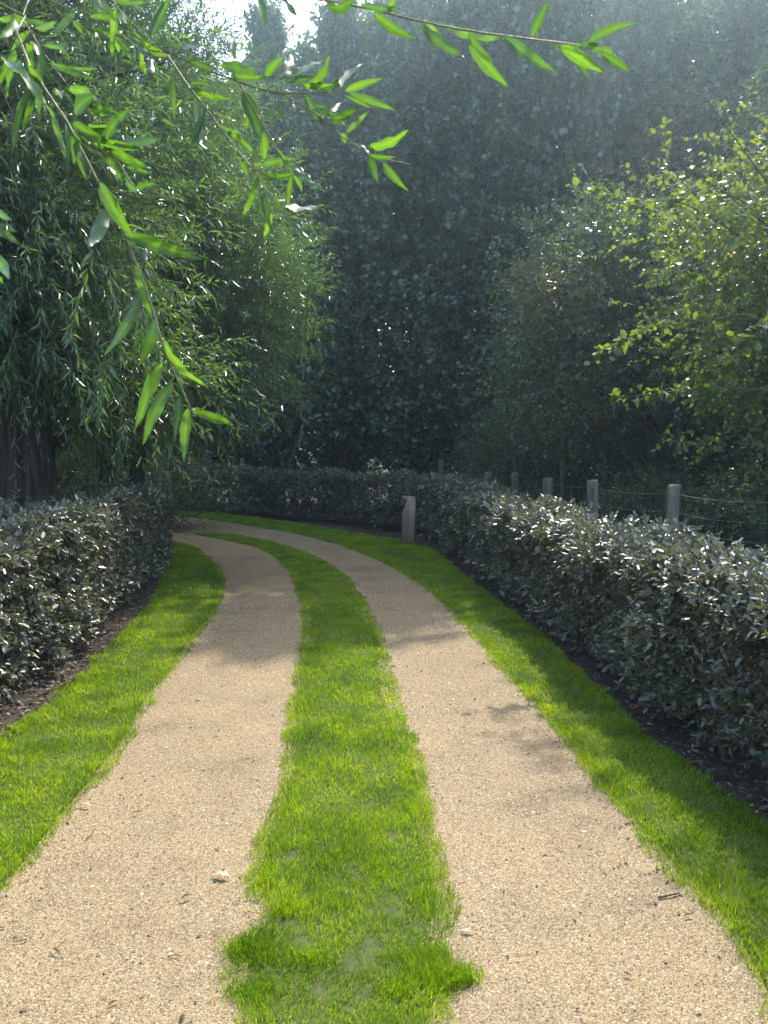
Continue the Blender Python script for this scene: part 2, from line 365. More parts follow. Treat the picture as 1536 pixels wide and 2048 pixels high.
g = 1500.0
struct(link('ground', mesh_np('ground', np.array([(-g, -g, -.012), (g, -g, -.012), (g, g, -.012), (-g, g, -.012)]), [np.array([(0, 1, 2, 3)])], M['meadow'])))
off_l = np.array([(-9, 27), (-9, 26), (-9, 24), (-9, 15), (-9, 9), (-9, 3), (-9, -5)])
def far_side(E, dx):
    return E + np.array(dx)
sb, _, _ = strip_mesh('soil_bed', np.array([(-16, 15), (-13, 13), (-9, 9), (-7.5, 5), (-7, 0), (-7, -5)]), E_soil_l + np.array([.1, 0.0]), -.004, M['soil'])
struct(link('soil_bed', sb))
sb, _, _ = strip_mesh('soil_bed', E_soil_r + np.array([-.1, -.05]), np.array([(-14, 34), (0, 34), (10, 32), (14, 25), (14, 16), (12, 8), (9, 2), (8, -5)]), -.003, M['soil'])
struct(link('soil_bed', sb))
def gz(x, y):
    return .012 * (vnoise(x * 1.7, y * 1.1, 51) - .5) + .007 * (vnoise(x * 6, y * 6, 52) - .5)
gm, _, _ = strip_mesh('gravel_track', E_lawn_l + np.array([-.05, -.02]), E_lawn_r + np.array([.05, .03]), .002, M['gravel'], 520, 48)
gv = np.empty(len(gm.vertices) * 3, np.float32); gm.vertices.foreach_get('co', gv); gv = gv.reshape(-1, 3)
gv[:, 2] += gz(gv[:, 0].astype(float), gv[:, 1].astype(float)); gm.vertices.foreach_set('co', gv.ravel()); gm.update()
struct(link('gravel_track', gm))
LAWNS = []
for nm, A, B in (('lawn_left', E_soil_l, E_lawn_l), ('lawn_centre', E_mid_l, E_mid_r), ('lawn_right', E_lawn_r, E_soil_r)):
    me, a, b = strip_mesh(nm, A, B, .012, M['lawn_soil'], 260, 6, lip=1)
    LAWNS.append((struct(link(nm, me)), a, b))

# grass blades (uncountable: one object per lawn)
BARE = [(700, 1938, .055), (640, 1990, .04), (740, 1905, .06), (785, 1680, .05), (565, 1850, .08), (700, 1560, .03), (660, 1620, .05), (580, 1718, .05), (740, 1615, .035),
        (710, 1760, .035), (790, 1825, .05), (840, 1860, .05), (690, 1805, .03), (1310, 1620, .04), (1320, 1690, .03), (905, 1900, .05), (600, 1900, .06), (830, 1985, .05), (645, 1700, .04), (730, 1995, .035)]
TUFTS = [(915, 1965, .028, 380), (940, 1962, .018, 160), (880, 1962, .04, 400), (800, 1985, .05, 500), (495, 1905, .030, 420), (520, 1915, .045, 450), (620, 1925, .05, 500), (840, 1925, .05, 450), (500, 1990, .04, 400), (560, 1830, .03, 250)]
def grass(a, b, seed, edge_noise=.06, tufts=()):
    rng = np.random.default_rng(seed)
    n = len(a); mid = (a[:-1] + a[1:] + b[:-1] + b[1:]) / 4
    e1 = a[1:] - a[:-1]; e2 = b[:-1] - a[:-1]; e3 = b[1:] - b[:-1]
    area = .5 * np.abs(e1[:, 0] * e2[:, 1] - e1[:, 1] * e2[:, 0]) + .5 * np.abs(e3[:, 0] * e2[:, 1] - e3[:, 1] * e2[:, 0])
    d = np.hypot(mid[:, 0], mid[:, 1]).clip(2.0)
    vis = (mid[:, 1] > 1.5) & (np.abs(mid[:, 0]) < mid[:, 1] * .56 + 1.5)
    dens = 30000 * (2.6 / d.clip(2.6)) ** 1.35
    cnt = rng.poisson(area * np.where(vis, dens, 400))
    i = np.repeat(np.arange(n - 1), cnt); N = len(i)
    s = rng.uniform(0, 1, N)[:, None]
    pa = a[i] * (1 - s) + a[i + 1] * s; pb = b[i] * (1 - s) + b[i + 1] * s
    wid = np.linalg.norm(pb - pa, axis=1); ee = .07 / wid.clip(.15); t = (rng.uniform(0, 1, N) * (1 + 2 * ee) - ee)[:, None]
    p = pa * (1 - t) + pb * t
    tl = t[:, 0] * wid; tr = (1 - t[:, 0]) * wid; de = np.minimum(tl, tr)
    en = (vnoise(p[:, 0] * 5, p[:, 1] * 5, 3) * .5 + vnoise(p[:, 0] * 16, p[:, 1] * 16, 4) * .35 + rng.uniform(0, 1, N) * .3 - .55) * .115
    keep = de > en
    cl = vnoise(p[:, 0] * 14, p[:, 1] * 14, 5) * .6 + vnoise(p[:, 0] * 40, p[:, 1] * 40, 6) * .4
    keep &= rng.uniform(0, 1, N) < (.55 + 1.2 * cl)
    thin = np.ones(N)
    for x, y, r in BARE:
        c = on_ground(x, y)[:2]
        q = np.hypot(p[:, 0] - c[0], (p[:, 1] - c[1]) * .8) / (r * .8) + (vnoise(p[:, 0] * 25, p[:, 1] * 25, 8) - .5)
        thin = np.minimum(thin, np.clip((q - .35) / .6, .10, 1))
    keep &= rng.uniform(0, 1, N) < thin
    p = p[keep]; thin = thin[keep]; de = de[keep]
    for x, y, rr_, cnt_ in tufts:
        c = on_ground(x, y)[:2]; q = c + rng.normal(0, 1, (cnt_, 2)) * np.array([rr_, rr_ * .6])
        p = np.vstack([p, q]); thin = np.concatenate([thin, np.full(cnt_, 1.7)]); de = np.concatenate([de, np.full(cnt_, 1.0)])
    N = len(p)
    dd = np.hypot(p[:, 0], p[:, 1]).clip(2.0)
    ln = .6 + .8 * vnoise(p[:, 0] * 7, p[:, 1] * 7, 11)
    h = rng.uniform(.020, .043, N) * ln * (.6 + .4 * thin)
    h *= np.where(de < .04, .8, 1)
    w = rng.uniform(.0016, .0032, N) * (dd / 2.6) ** .68
    lean = rng.normal(0, .42, (N, 2)) + (np.stack([vnoise(p[:, 0] * 11, p[:, 1] * 11, 21), vnoise(p[:, 0] * 11, p[:, 1] * 11, 22)], 1) - .5) * .9
    th = rng.uniform(0, math.pi, N); sd = np.stack([np.cos(th), np.sin(th), np.zeros(N)], 1)
    b0 = np.concatenate([p, np.full((N, 1), .004)], 1)
    up = np.array([0, 0, 1.0])
    lx = np.concatenate([lean, np.zeros((N, 1))], 1)
    m = b0 + (up * .58 + lx * .28) * h[:, None]
    tip = b0 + (up * .95 + lx * .95) * h[:, None]
    W = w[:, None]
    V = np.stack([b0 - sd * W * .5, b0 + sd * W * .5, m + sd * W * .45, m - sd * W * .45, tip], 1).reshape(-1, 3)
    k = np.arange(N)[:, None] * 5
    patch = vnoise(p[:, 0] * 5, p[:, 1] * 5, 31)
    r = np.clip(rng.uniform(0, 1, N) * .5 + patch * .62 - .06, 0, .94); r = np.where(rng.uniform(0, 1, N) < .014, 1.0, r)
    return mesh_np('grass', V, [k + np.array([[0, 1, 2, 3]]), k + np.array([[3, 2, 4]])], M['grass'], rnd=np.repeat(r, 5))
for (lo, a, b), s, nm in zip(LAWNS, (41, 42, 43), ('grass_left', 'grass_centre', 'grass_right')):
    stuff(link(nm, grass(a, b, s, tufts=TUFTS if 'centre' in nm else ())))
print('grass done')

# gravel stones lying loose on the track
def pebbles(seed):
    rng = np.random.default_rng(seed)
    a = catmull(E_lawn_l, 400); b = catmull(E_lawn_r, 400)
    mid = (a[:-1] + b[:-1]) / 2; wid = np.linalg.norm(b[:-1] - a[:-1], axis=1); ds = np.linalg.norm(mid[1:] - mid[:-1], axis=1).mean()
    d = np.hypot(mid[:, 0], mid[:, 1]).clip(2.0)
    dens = np.where((mid[:, 1] > 1.4) & (mid[:, 1] < 9), 19000 * (2.3 / d.clip(2.3)) ** 1.7, 0)
    cnt = rng.poisson(dens * wid * ds)
    i = np.repeat(np.arange(399), cnt); N = len(i)
    s = rng.uniform(0, 1, N)[:, None]; t = rng.uniform(-.01, 1.01, N)[:, None]
    p = (a[i] * (1 - s) + a[i + 1] * s) * (1 - t) + (b[i] * (1 - s) + b[i + 1] * s) * t
    dd = np.hypot(p[:, 0], p[:, 1]).clip(2.0)
    r = rng.lognormal(math.log(.0020), .42, N).clip(.0008, .0065) * (dd / 2.3) ** .5
    th = rng.uniform(0, 6.28, (N, 1)) + np.array([0, 1.57, 3.14, 4.71])[None] + rng.normal(0, .3, (N, 4))
    rr = r[:, None] * rng.uniform(.6, 1.35, (N, 4))
    ring = np.stack([p[:, :1] + np.cos(th) * rr, p[:, 1:2] + np.sin(th) * rr, .0015 + r[:, None] * rng.uniform(0, .35, (N, 4))], -1)
    top = np.stack([p[:, 0] + rng.normal(0, .3, N) * r, p[:, 1] + rng.normal(0, .3, N) * r, .002 + r * rng.uniform(.5, 1.1, N)], -1)[:, None]
    zz = gz(p[:, 0], p[:, 1]); ring[..., 2] += zz[:, None]; top[..., 2] += zz[:, None]
    V = np.concatenate([ring, top], 1).reshape(-1, 3)
    k = np.arange(N)[:, None, None] * 5
    F = (k + np.array([[(0, 1, 4), (1, 2, 4), (2, 3, 4), (3, 0, 4)]])).reshape(-1, 3)
    c = rng.uniform(0, 1, N)
    return mesh_np('loose_gravel', V, F, M['pebble'], rnd=np.repeat(c, 5))
stuff(link('loose_gravel', pebbles(5)))

def crumbs(seed, n=2600):
    rng = np.random.default_rng(seed)
    a = catmull(E_lawn_l, 400); b = catmull(E_lawn_r, 400)
    ok = np.where((a[:, 1] > 1.6) & (a[:, 1] < 11))[0]; w = 1 / a[ok, 1] ** 1.2; i = rng.choice(ok, n, p=w / w.sum())
    t = np.where(rng.uniform(0, 1, n) < .45, rng.choice([0, 1], n) + rng.normal(0, .03, n), rng.uniform(0, 1, n))[:, None]
    p = a[i] * (1 - t) + b[i] * t
    P = np.concatenate([p, (gz(p[:, 0], p[:, 1]) + .006)[:, None]], 1)
    D = norm(rng.normal(0, 1, (n, 3)) * np.array([1, 1, .3])); N = np.array([0, 0, 1.0]) + rng.normal(0, .5, (n, 3)); N = norm(N - D * (N * D).sum(1, keepdims=True))
    L = rng.lognormal(math.log(.010), .5, n).clip(.004, .035); W = L * rng.uniform(.2, .7, n)
    stuff(link('bark_crumbs', leaves_mesh('bark_crumbs', P, D, N, L, W, T_RHOMB, M['litter'], rng.uniform(0, .7, n))))
crumbs(66)
# leaf litter on the soil strips
def litter(E, off, width, n, seed, name):
    rng = np.random.default_rng(seed)
    c = catmull(E, 500); c = c[(c[:, 1] > 1.5) & (c[:, 1] < (11 if off < 0 else 17))]
    w = 1 / np.hypot(c[:, 0], c[:, 1]); i = rng.choice(len(c), n, p=w / w.sum())
    p = c[i] + rng.normal(0, .02, (n, 2)); p[:, 0] += off + rng.uniform(0, 1, n) * width
    P = np.concatenate([p, rng.uniform(.002, .03, (n, 1))], 1)
    D = norm(rng.normal(0, 1, (n, 3)) * np.array([1, 1, .25])); N = np.array([0, 0, 1.0]) + rng.normal(0, .35, (n, 3)); N = norm(N - D * (N * D).sum(1, keepdims=True))
    L = rng.uniform(.015, .06, n); W = L * rng.uniform(.15, .5, n)
    stuff(link(name, leaves_mesh(name, P, D, N, L, W, T_RHOMB, M['litter'], rng.uniform(0, 1, n))))
litter(E_soil_l, -.95, 1.0, 9000, 61, 'leaf_litter')
litter(E_soil_r, 0.0, 1.1, 11000, 62, 'leaf_litter')

# ------------------------------------------------------------------ hedges
def hedge(front, side, height, thick, seed, label, per=1.0):
    """front: ground line of the trackside face (far to near); side: +1 when the hedge body lies towards +x of that line"""
    rng = np.random.default_rng(seed)
    n = 600
    c = catmull(front, n); T = norm(np.gradient(c, axis=0)); O = np.stack([T[:, 1], -T[:, 0]], 1) * side    # outward = towards the track
    seg = np.linalg.norm(np.diff(c, axis=0), axis=1).mean()
    d = np.hypot(c[:, 0], c[:, 1]).clip(2.5)
    H = height(d); TH = thick(d)
    lod = np.clip(d / 5.0, .85, 2.1)
    vis = ((c[:, 1] > .8) & (np.abs(c[:, 0]) < c[:, 1] * .55 + 2.2))
    sets = []; stems_p = []; stems_r = []
    # face: 0 front, 1 top, 2 back, 3 inside
    for face, dens in ((0, 450), (1, 530), (2, 110), (3, 170)):
        ext = {0: H, 1: TH, 2: H, 3: H}[face]
        cnt = rng.poisson(np.where(vis, dens * per, 45) * ext * seg / lod ** 1.6)
        i = np.repeat(np.arange(n), cnt); m = len(i)
        o = np.concatenate([O[i], np.zeros((m, 1))], 1); p = np.concatenate([c[i], np.zeros((m, 1))], 1)
        p[:, :2] += T[i] * rng.uniform(-.5, .5, (m, 1)) * seg
        s_along = i * seg
        u = rng.uniform(0, 1, m)
        h = H[i]; th = TH[i]
        bul = (vnoise(s_along * 1.6, u * 2.5, seed) - .5) * .20 + (vnoise(s_along * 5, u * 6, seed + 1) - .5) * .13
        if face == 0:
            z = .10 + (h - .10) * u ** .74
            p += o * (bul - .09 - .05 * np.clip((z / h - .8) / .2, 0, 1) ** 2 * 2)[:, None]; p[:, 2] = z - .03
            dr = o * .75 + np.array([0, 0, .45])
        elif face == 1:
            p -= o * (u * th)[:, None]
            rnd_edge = np.clip((np.abs(u - .5) - .32) / .18, 0, 1) ** 2 * .09
            p[:, 2] = h + bul * .9 - .13 - rnd_edge
            tall = rng.uniform(0, 1, m) < .04
            p[:, 2] += np.where(tall, rng.uniform(.02, .10, m), 0)
            dr = np.array([0, 0, .8]) + o * rng.normal(.12, .3, (m, 1))
        elif face == 2:
            z = .15 + (h - .15) * u
            p -= o * (th + bul - .09)[:, None]; p[:, 2] = z - .03
            dr = -o * .75 + np.array([0, 0, .45])
        else:
            p -= o * rng.uniform(.1, .9, (m, 1)) * th[:, None]; p[:, 2] = .12 + (h - .28) * u
            dr = np.array([0, 0, .4]) + o * rng.normal(0, .5, (m, 1))
        dr = norm(dr + rng.normal(0, .38, (m, 3)))
        lo = lod[i]
        ln = rng.uniform(.10, .20, m)
        s = list(shoots(p, dr, ln, 8, 1.0, 1.0, rng, angle=.95, droop=.05, sag=.12, flat=.8, jit=.36))
        sc = np.repeat(lo ** .55, 8)
        szj = rng.uniform(.7, 1.25, len(sc)); s[3] = s[3] * .057 * sc * szj; s[4] = s[4] * .029 * sc * szj
        sets.append(tuple(s))
        # shoot stems for the near part
        near = np.where((d[i] < 8) & (rng.uniform(0, 1, m) < (.7 if face < 2 else .25)))[0]
        for q in near[:5000]:
            stems_p.append(np.stack([p[q] - dr[q] * .10, p[q] + dr[q] * ln[q] * .9])); stems_r.append(np.array([.0022, .0010]))
    # main stems rising from the soil
    for k in range(int(n * seg * 7)):
        i = rng.integers(0, n)
        if d[i] > 16 or not vis[i]: continue
        b = np.array([*(c[i] - O[i] * rng.uniform(.12, TH[i] - .1)), 0.0])
        for _ in range(rng.integers(2, 5)):
            q = b + np.array([rng.normal(0, .12), rng.normal(0, .12), H[i] * rng.uniform(.35, .55)])
            e = q + np.array([rng.normal(0, .10), rng.normal(0, .10), H[i] * rng.uniform(.25, .42)])
            P = np.stack([b, (b + q) / 2 + rng.normal(0, .02, 3), q, e]); P[0, 2] = -.02
            stems_p.append(P); stems_r.append(np.array([.013, .010, .007, .0035]) * rng.uniform(.6, 1.3))
    base = (float(c[n // 2, 0]), float(c[n // 2, 1]), 0)
    root = tag(empty('hedge', base), label, 'hedge')
    two = [k for k in range(len(stems_p)) if len(stems_p[k]) == 2]; four = [k for k in range(len(stems_p)) if len(stems_p[k]) == 4]
    V1, F1 = tubes([stems_p[k] for k in four], [stems_r[k] for k in four], 5)
    stuff(link('stems', mesh_np('stems', V1, F1, M['hedge_stem'], smooth=True), root, base))
    V2, F2 = tubes([stems_p[k] for k in two], [stems_r[k] for k in two], 3)
    stuff(link('twigs', mesh_np('twigs', V2, F2, M['hedge_stem']), root, base))
    foliage(root, base, cat(*sets), T_OVAL, M['hedge'], 300)
    return root
HL = np.array([(-13, 17.9), (-8, 16.9), (-5.2, 15.0), (-3.55, 12.3), (-2.86, 9.6), (-2.62, 7.9), (-2.42, 6.4), (-2.30, 5.2), (-2.27, 4.3), (-2.25, 2), (-2.25, -2)])
HR = np.array([(-14, 22.0), (-9, 21.6), (-5.7, 20.4), (-2.95, 18.2), (-1.2, 16.6), (-.1, 15.4), (.70, 14.1), (1.0, 12.4), (1.08, 10.7), (1.26, 8.2), (1.40, 6.5), (1.52, 5.2), (1.55, 4.4), (1.66, 3.7), (1.80, 2.7), (1.95, 1.0), (2.0, -2)])
hedge(HL, -1, lambda d: np.interp(d, [3, 6, 12], [1.08, 1.12, 1.13]), lambda d: np.full_like(d, 1.05), 71, 'silvery evergreen hedge on the left between the track and the willow trunks')
hedge(HR, 1, lambda d: np.interp(d, [3, 8, 13, 20], [.97, .99, 1.06, 1.14]), lambda d: np.interp(d, [3, 10, 20], [.78, .72, .7]), 72, 'long silvery evergreen hedge curving along the right and far side of the track')
print('hedges done')

# ------------------------------------------------------------------ trees and shrubs
def limbs_to(trunk, targets, rng, r0, sag=.15, reach=.35, sides=5, every=1):
    """curved branches from a trunk polyline to clump centres"""
    paths, radii = [], []
    tz = trunk[:, 2]
    for c in targets[::every]:
        z0 = np.clip(c[2] - rng.uniform(.25, .8) * np.hypot(c[0] - trunk[0, 0], c[1] - trunk[0, 1]) - .3, tz[0] + .9, tz[-1] - .05)
        s = np.array([np.interp(z0, tz, trunk[:, 0]), np.interp(z0, tz, trunk[:, 1]), z0])
        L = np.linalg.norm(c - s)
        m1 = s + (c - s) * .35 + np.array([0, 0, sag * L]) + rng.normal(0, .05 * L, 3)
        m2 = s + (c - s) * .7 + np.array([0, 0, sag * L * .9]) + rng.normal(0, .05 * L, 3)
        P = catmull(np.stack([s, m1, m2, c]), 7)
        paths.append(P); radii.append(np.linspace(r0 * rng.uniform(.5, 1), .006, 7))
    return tubes(paths, radii, sides)

def trunk_mesh(name, pts, rad, parent, off, mat, sides=14, rough=.06, rng=None):
    P = catmull(np.asarray(pts, float), 22); R = np.interp(np.linspace(0, 1, 22), np.linspace(0, 1, len(rad)), rad)
    V, F = tubes([P], [R], sides)
    if rng is not None:
        c = np.repeat(P, sides, 0); a = np.tile(rng.normal(0, rough, sides), len(P)) + rng.normal(0, rough * .5, len(V)); V = c + (V - c) * (1 + a[:, None])
    return link(name, mesh_np(name, V, F, mat, smooth=True), parent, off), P

def twig_tubes(base, d, length, droop, r=.003, sides=3):
    n = len(base); t = np.array([-.25, 0.3, .65, 1.0]); g = np.array([0, 0, -1.0])
    P = base[:, None] + d[:, None] * (t[None] * length[:, None])[..., None] + g * ((t ** 2)[None] * droop * length[:, None])[..., None]
    th = np.linspace(0, 2 * math.pi, sides, endpoint=False)
    ref = np.array([.3, .5, .81]); A = norm(np.cross(d, ref)); B = np.cross(d, A)
    R = r * np.array([1.2, 1, .7, .35])
    ring = P[:, :, None] + R[None, :, None, None] * (np.cos(th)[None, None, :, None] * A[:, None, None] + np.sin(th)[None, None, :, None] * B[:, None, None])
    V = ring.reshape(-1, 3); k = np.arange(n)[:, None, None] * 4 * sides
    i = np.arange(3)[:, None] * sides; j = np.arange(sides)[None]; jn = (j + 1) % sides
    q = np.stack([i + j, i + jn, i + sides + jn, i + sides + j], -1).reshape(1, -1, 4)
    return V, (k + q).reshape(-1, 4)

# --- the two big willows behind the left hedge
def willow(base, trunks, lobes, nclump, nshoot, seed, label, droop, leaf, nparts, strands=(), up=.1, power=2.2, clump_r=.32, sag=.35, flat=.5):
    rng = np.random.default_rng(seed)
    root = tag(empty('willow_tree', base), label, 'tree')
    Ps = []
    for pts, rad in trunks:
        _, P = trunk_mesh('trunk', pts, rad, root, base, M['bark'], 44, .045, rng); Ps.append(P)
    b, d, cc = crown(lobes, nclump, nshoot, clump_r, rng, out=.7, up=up, rough=.45, power=power)
    ok = b[:, 2] > 1.35; b, d = b[ok], d[ok]
    ln = rng.uniform(.28, .62, len(b))
    s = shoots(b, d, ln, 13, leaf[0], leaf[1], rng, angle=.75, droop=droop, sag=sag, flat=flat, jit=.42)
    sets = [s]
    V, F = limbs_to(Ps[0], cc, rng, .035, every=2)
    link('limbs', mesh_np('limbs', V, F, M['bark'], smooth=True), root, base)
    sel = rng.uniform(0, 1, len(b)) < .5
    tb, td, tl = b[sel], d[sel], ln[sel]
    V, F = twig_tubes(tb, td, tl, droop)
    stuff(link('twigs', mesh_np('twigs', V, F, M['twig']), root, base))
    if len(strands):
        # long hanging strands
        st = np.array(strands); m = len(st)
        sd = norm(np.stack([rng.normal(0, .35, m), rng.normal(-.1, .3, m), np.full(m, -1.0)], 1))
        sl_ = rng.uniform(.4, .8, m)
        sets.append(shoots(st, sd, sl_, 26, leaf[0] * 1.1, leaf[1] * 1.15, rng, angle=.7, droop=.05, sag=.35, flat=.35, jit=.35))
        V, F = twig_tubes(st, sd, sl_, .05, .0035)
        stuff(link('hanging_twigs', mesh_np('hanging_twigs', V, F, M['twig']), root, base))
    foliage(root, base, cat(*sets), T_THIN, M['willow'], nparts)
    return root
r_ = np.random.default_rng(3)
strA = [at_depth(r_.uniform(-60, 300), r_.uniform(380, 760), r_.uniform(5.6, 7.4)) for _ in range(40)]
strA = [p for p in strA if p[2] > (3.2 if p[0] < -2.95 else 2.2)]
willow((-3.62, 7.3, 0), [([(-3.62, 7.3, -.1), (-3.62, 7.3, .6), (-3.60, 7.3, 1.6), (-3.70, 7.4, 2.8), (-4.0, 7.6, 4.5), (-4.2, 7.8, 7.2)], [.52, .43, .38, .36, .24, .05])],
       [(-4.4, 7.6, 5.0, 2.4, 2.2, 3.0, 1), (-3.35, 7.0, 3.4, 1.1, 1.2, 1.2, .4), (-5.4, 7.8, 3.0, 1.3, 1.5, 1.4, .2), (-3.0, 7.9, 2.35, .9, .8, .6, .14)], 640, 15, 81,
       'near willow with a thick dark trunk at the left edge, drooping narrow leaves', .3, (.115, .020), 300, strA, sag=.25, up=.15)
strB = [at_depth(r_.uniform(250, 640), r_.uniform(560, 860), r_.uniform(9.6, 11.5)) for _ in range(45)]
strB = [p for p in strB if 1.9 < p[2]]
willow((-3.70, 10.3, 0), [([(-3.70, 10.3, -.1), (-3.70, 10.3, .8), (-3.68, 10.3, 1.7), (-3.6, 10.5, 3.0), (-3.6, 11, 5), (-3.7, 11.4, 8.2)], [.18, .14, .125, .12, .09, .03]),
                          ([(-3.50, 10.6, -.1), (-3.42, 10.6, 1.0), (-3.32, 10.7, 2.0), (-2.9, 11.0, 3.6), (-2.4, 11.3, 5.2)], [.13, .10, .09, .06, .02])],
       [(-3.6, 11.4, 4.7, 2.2, 2.2, 3.1, 1), (-2.55, 11.0, 3.9, 1.25, 1.2, 1.7, .5), (-5.1, 11.6, 7.4, 1.7, 1.8, 2.0, .3), (-3.3, 10.2, 2.5, 1.2, .7, .7, .16), (-2.3, 11.8, 10.4, 1.9, 1.5, 1.5, .42)], 900, 15, 82,  # last lobe: unseen high crown, added only to shade the near willow
       'bushy willow with sunlit glinting narrow leaves filling the left above the bend', .22, (.115, .020), 200, strB, up=.3, sag=.15, flat=.9, clump_r=.26)
print('willows done')

# --- poplars: three variants, copied
def poplar_mesh(h, r, seed, prof_y):
    rng = np.random.default_rng(seed)
    nb = 200
    z = h * (.12 + .85 * rng.uniform(0, 1, nb) ** .95)
    prof = lambda q: r * np.clip(np.interp(q, [0, .12, .35, .7, .9, 1.0], prof_y), .03, 2)
    az = rng.uniform(0, 6.28, nb)
    bs, ds = [], []; paths, radii = [], []
    for k in range(nb):
        rr = prof(z[k] / h) * rng.uniform(.6, 1.1)
        s = np.array([0, 0, max(z[k] - rr * 1.1, .6)])
        e = np.array([math.cos(az[k]) * rr, math.sin(az[k]) * rr, min(z[k] + rr * .6, h)])
        m = s + (e - s) * .55 + np.array([math.cos(az[k]), math.sin(az[k]), 0]) * rr * .18
        P = catmull(np.stack([s, m, e]), 6); paths.append(P); radii.append(np.linspace(.028, .006, 6))
        q = 17
        t = rng.uniform(.15, 1.05, q) ** .7
        b = np.stack([np.interp(t, np.linspace(0, 1, 6), P[:, c]) for c in range(3)], 1) + rng.normal(0, .17, (q, 3))
        dv = norm(norm(e - s)[None] * .6 + np.array([0, 0, .4]) + rng.normal(0, .5, (q, 3)))
        bs.append(b); ds.append(dv)
    # leader shoots at the tip
    b = np.stack([rng.normal(0, .16, 40), rng.normal(0, .16, 40), h * rng.uniform(.93, 1.02, 40)], 1); bs.append(b); ds.append(norm(np.array([0, 0, 1.0]) + rng.normal(0, .25, (40, 3))))
    b = np.vstack(bs); d = np.vstack(ds)
    S = shoots(b, d, rng.uniform(.22, .5, len(b)), 8, .145, .132, rng, angle=1.0, droop=.0, sag=.5, flat=.15, jit=.55)
    leaf = leaves_mesh('foliage', *S[:5], T_RHOMB, M['poplar'], S[5])
    V, F = tubes(paths, radii, 4); lim = mesh_np('limbs', V, F, M['bark_grey'], smooth=True)
    P = catmull(np.array([(0, 0, -.1), (.05, 0, h * .3), (-.03, .03, h * .7), (0, 0, h)]), 14)
    V, F = tubes([P], [np.linspace(.17, .02, 14)], 9); tr = mesh_np('trunk', V, F, M['bark_grey'], smooth=True)
    return tr, lim, leaf
POP = [poplar_mesh(13, 1.2, 91, [.75, 1.0, 1.0, .75, .38, .06]), poplar_mesh(13, 1.5, 92, [.8, 1.0, 1.05, 1.0, .7, .15]), poplar_mesh(13, 1.45, 93, [.9, 1.0, .9, 1.05, .75, .12])]
def place_tree(name, meshes, names, loc, sc, rot, label, cat_, group):
    r = tag(empty(name, loc), label, cat_, group)
    r.scale = sc if isinstance(sc, tuple) else (sc, sc, sc); r.rotation_euler = (0, 0, rot)
    for nm, me in zip(names, meshes):
        o = link(nm, me, r)
        if nm in ('foliage', 'twigs'): stuff(o)
    return r
pops = [  # x, y, height, width factor, label
    (-9.0, 24.6, 12.0, 1.1, 'poplar behind the bushy willow, left of the sky gap'),
    (-5.3, 22.0, 12.2, 1.0, 'lower poplar just left of the sky gap, behind the willow top'),
    (-2.97, 20.5, 12.9, .78, 'poplar whose pointed top stands in the middle of the sky gap'),
    (-1.05, 19.9, 12.8, .92, 'poplar whose narrow top closes the sky gap on the right'),
    (.75, 19.3, 13.0, 1.0, 'tall dark poplar above the bollard light'),
    (2.5, 18.9, 13.5, 1.0, 'tall poplar right of the bollard light in the blue shade'),
    (4.4, 18.6, 17.0, 1.05, 'tall hazy poplar left of the brown shrub'),
    (6.2, 18.3, 12.9, 1.05, 'tall hazy poplar behind the brown-leaved tree'),
    (8.2, 18.2, 12.6, 1.05, 'hazy poplar behind the yellow-green tree at the right'),
    (10.2, 18.2, 12.6, 1.1, 'rightmost poplar, seen pale through the haze at the right edge'),
    (-3.9, 23.6, 12.6, 1.15, 'second-row poplar behind the pointed poplar in the sky gap'),
    (-1.7, 23.0, 13.2, 1.2, 'second-row poplar behind the narrow poplar right of the sky gap'),
    (.4, 22.4, 13.6, 1.2, 'second-row poplar behind the dark poplar above the bollard light'),
    (2.3, 22.0, 13.6, 1.2, 'second-row poplar in the blue shade right of the bollard light'),
    (4.4, 21.8, 16.0, 1.2, 'second-row poplar left of the brown-leaved tree'),
    (6.9, 21.6, 14.5, 1.2, 'second-row poplar in the haze of the upper right'),
    (9.4, 21.4, 14.2, 1.2, 'second-row poplar in the haze at the upper right corner'),
    (-7.4, 26.6, 12.5, 1.2, 'second-row poplar hidden behind the bushy willow'),
]
for k, (x, y, h, w, lab) in enumerate(pops):
    s = h / 13.0
    place_tree('poplar_tree', POP[0 if k < 4 else 1 + k % 2], ('trunk', 'limbs', 'foliage'), (x, y, 0), (w, w, s), k * 2.1, lab, 'tree', 'poplars in rows behind the far hedge')
print('poplars done')

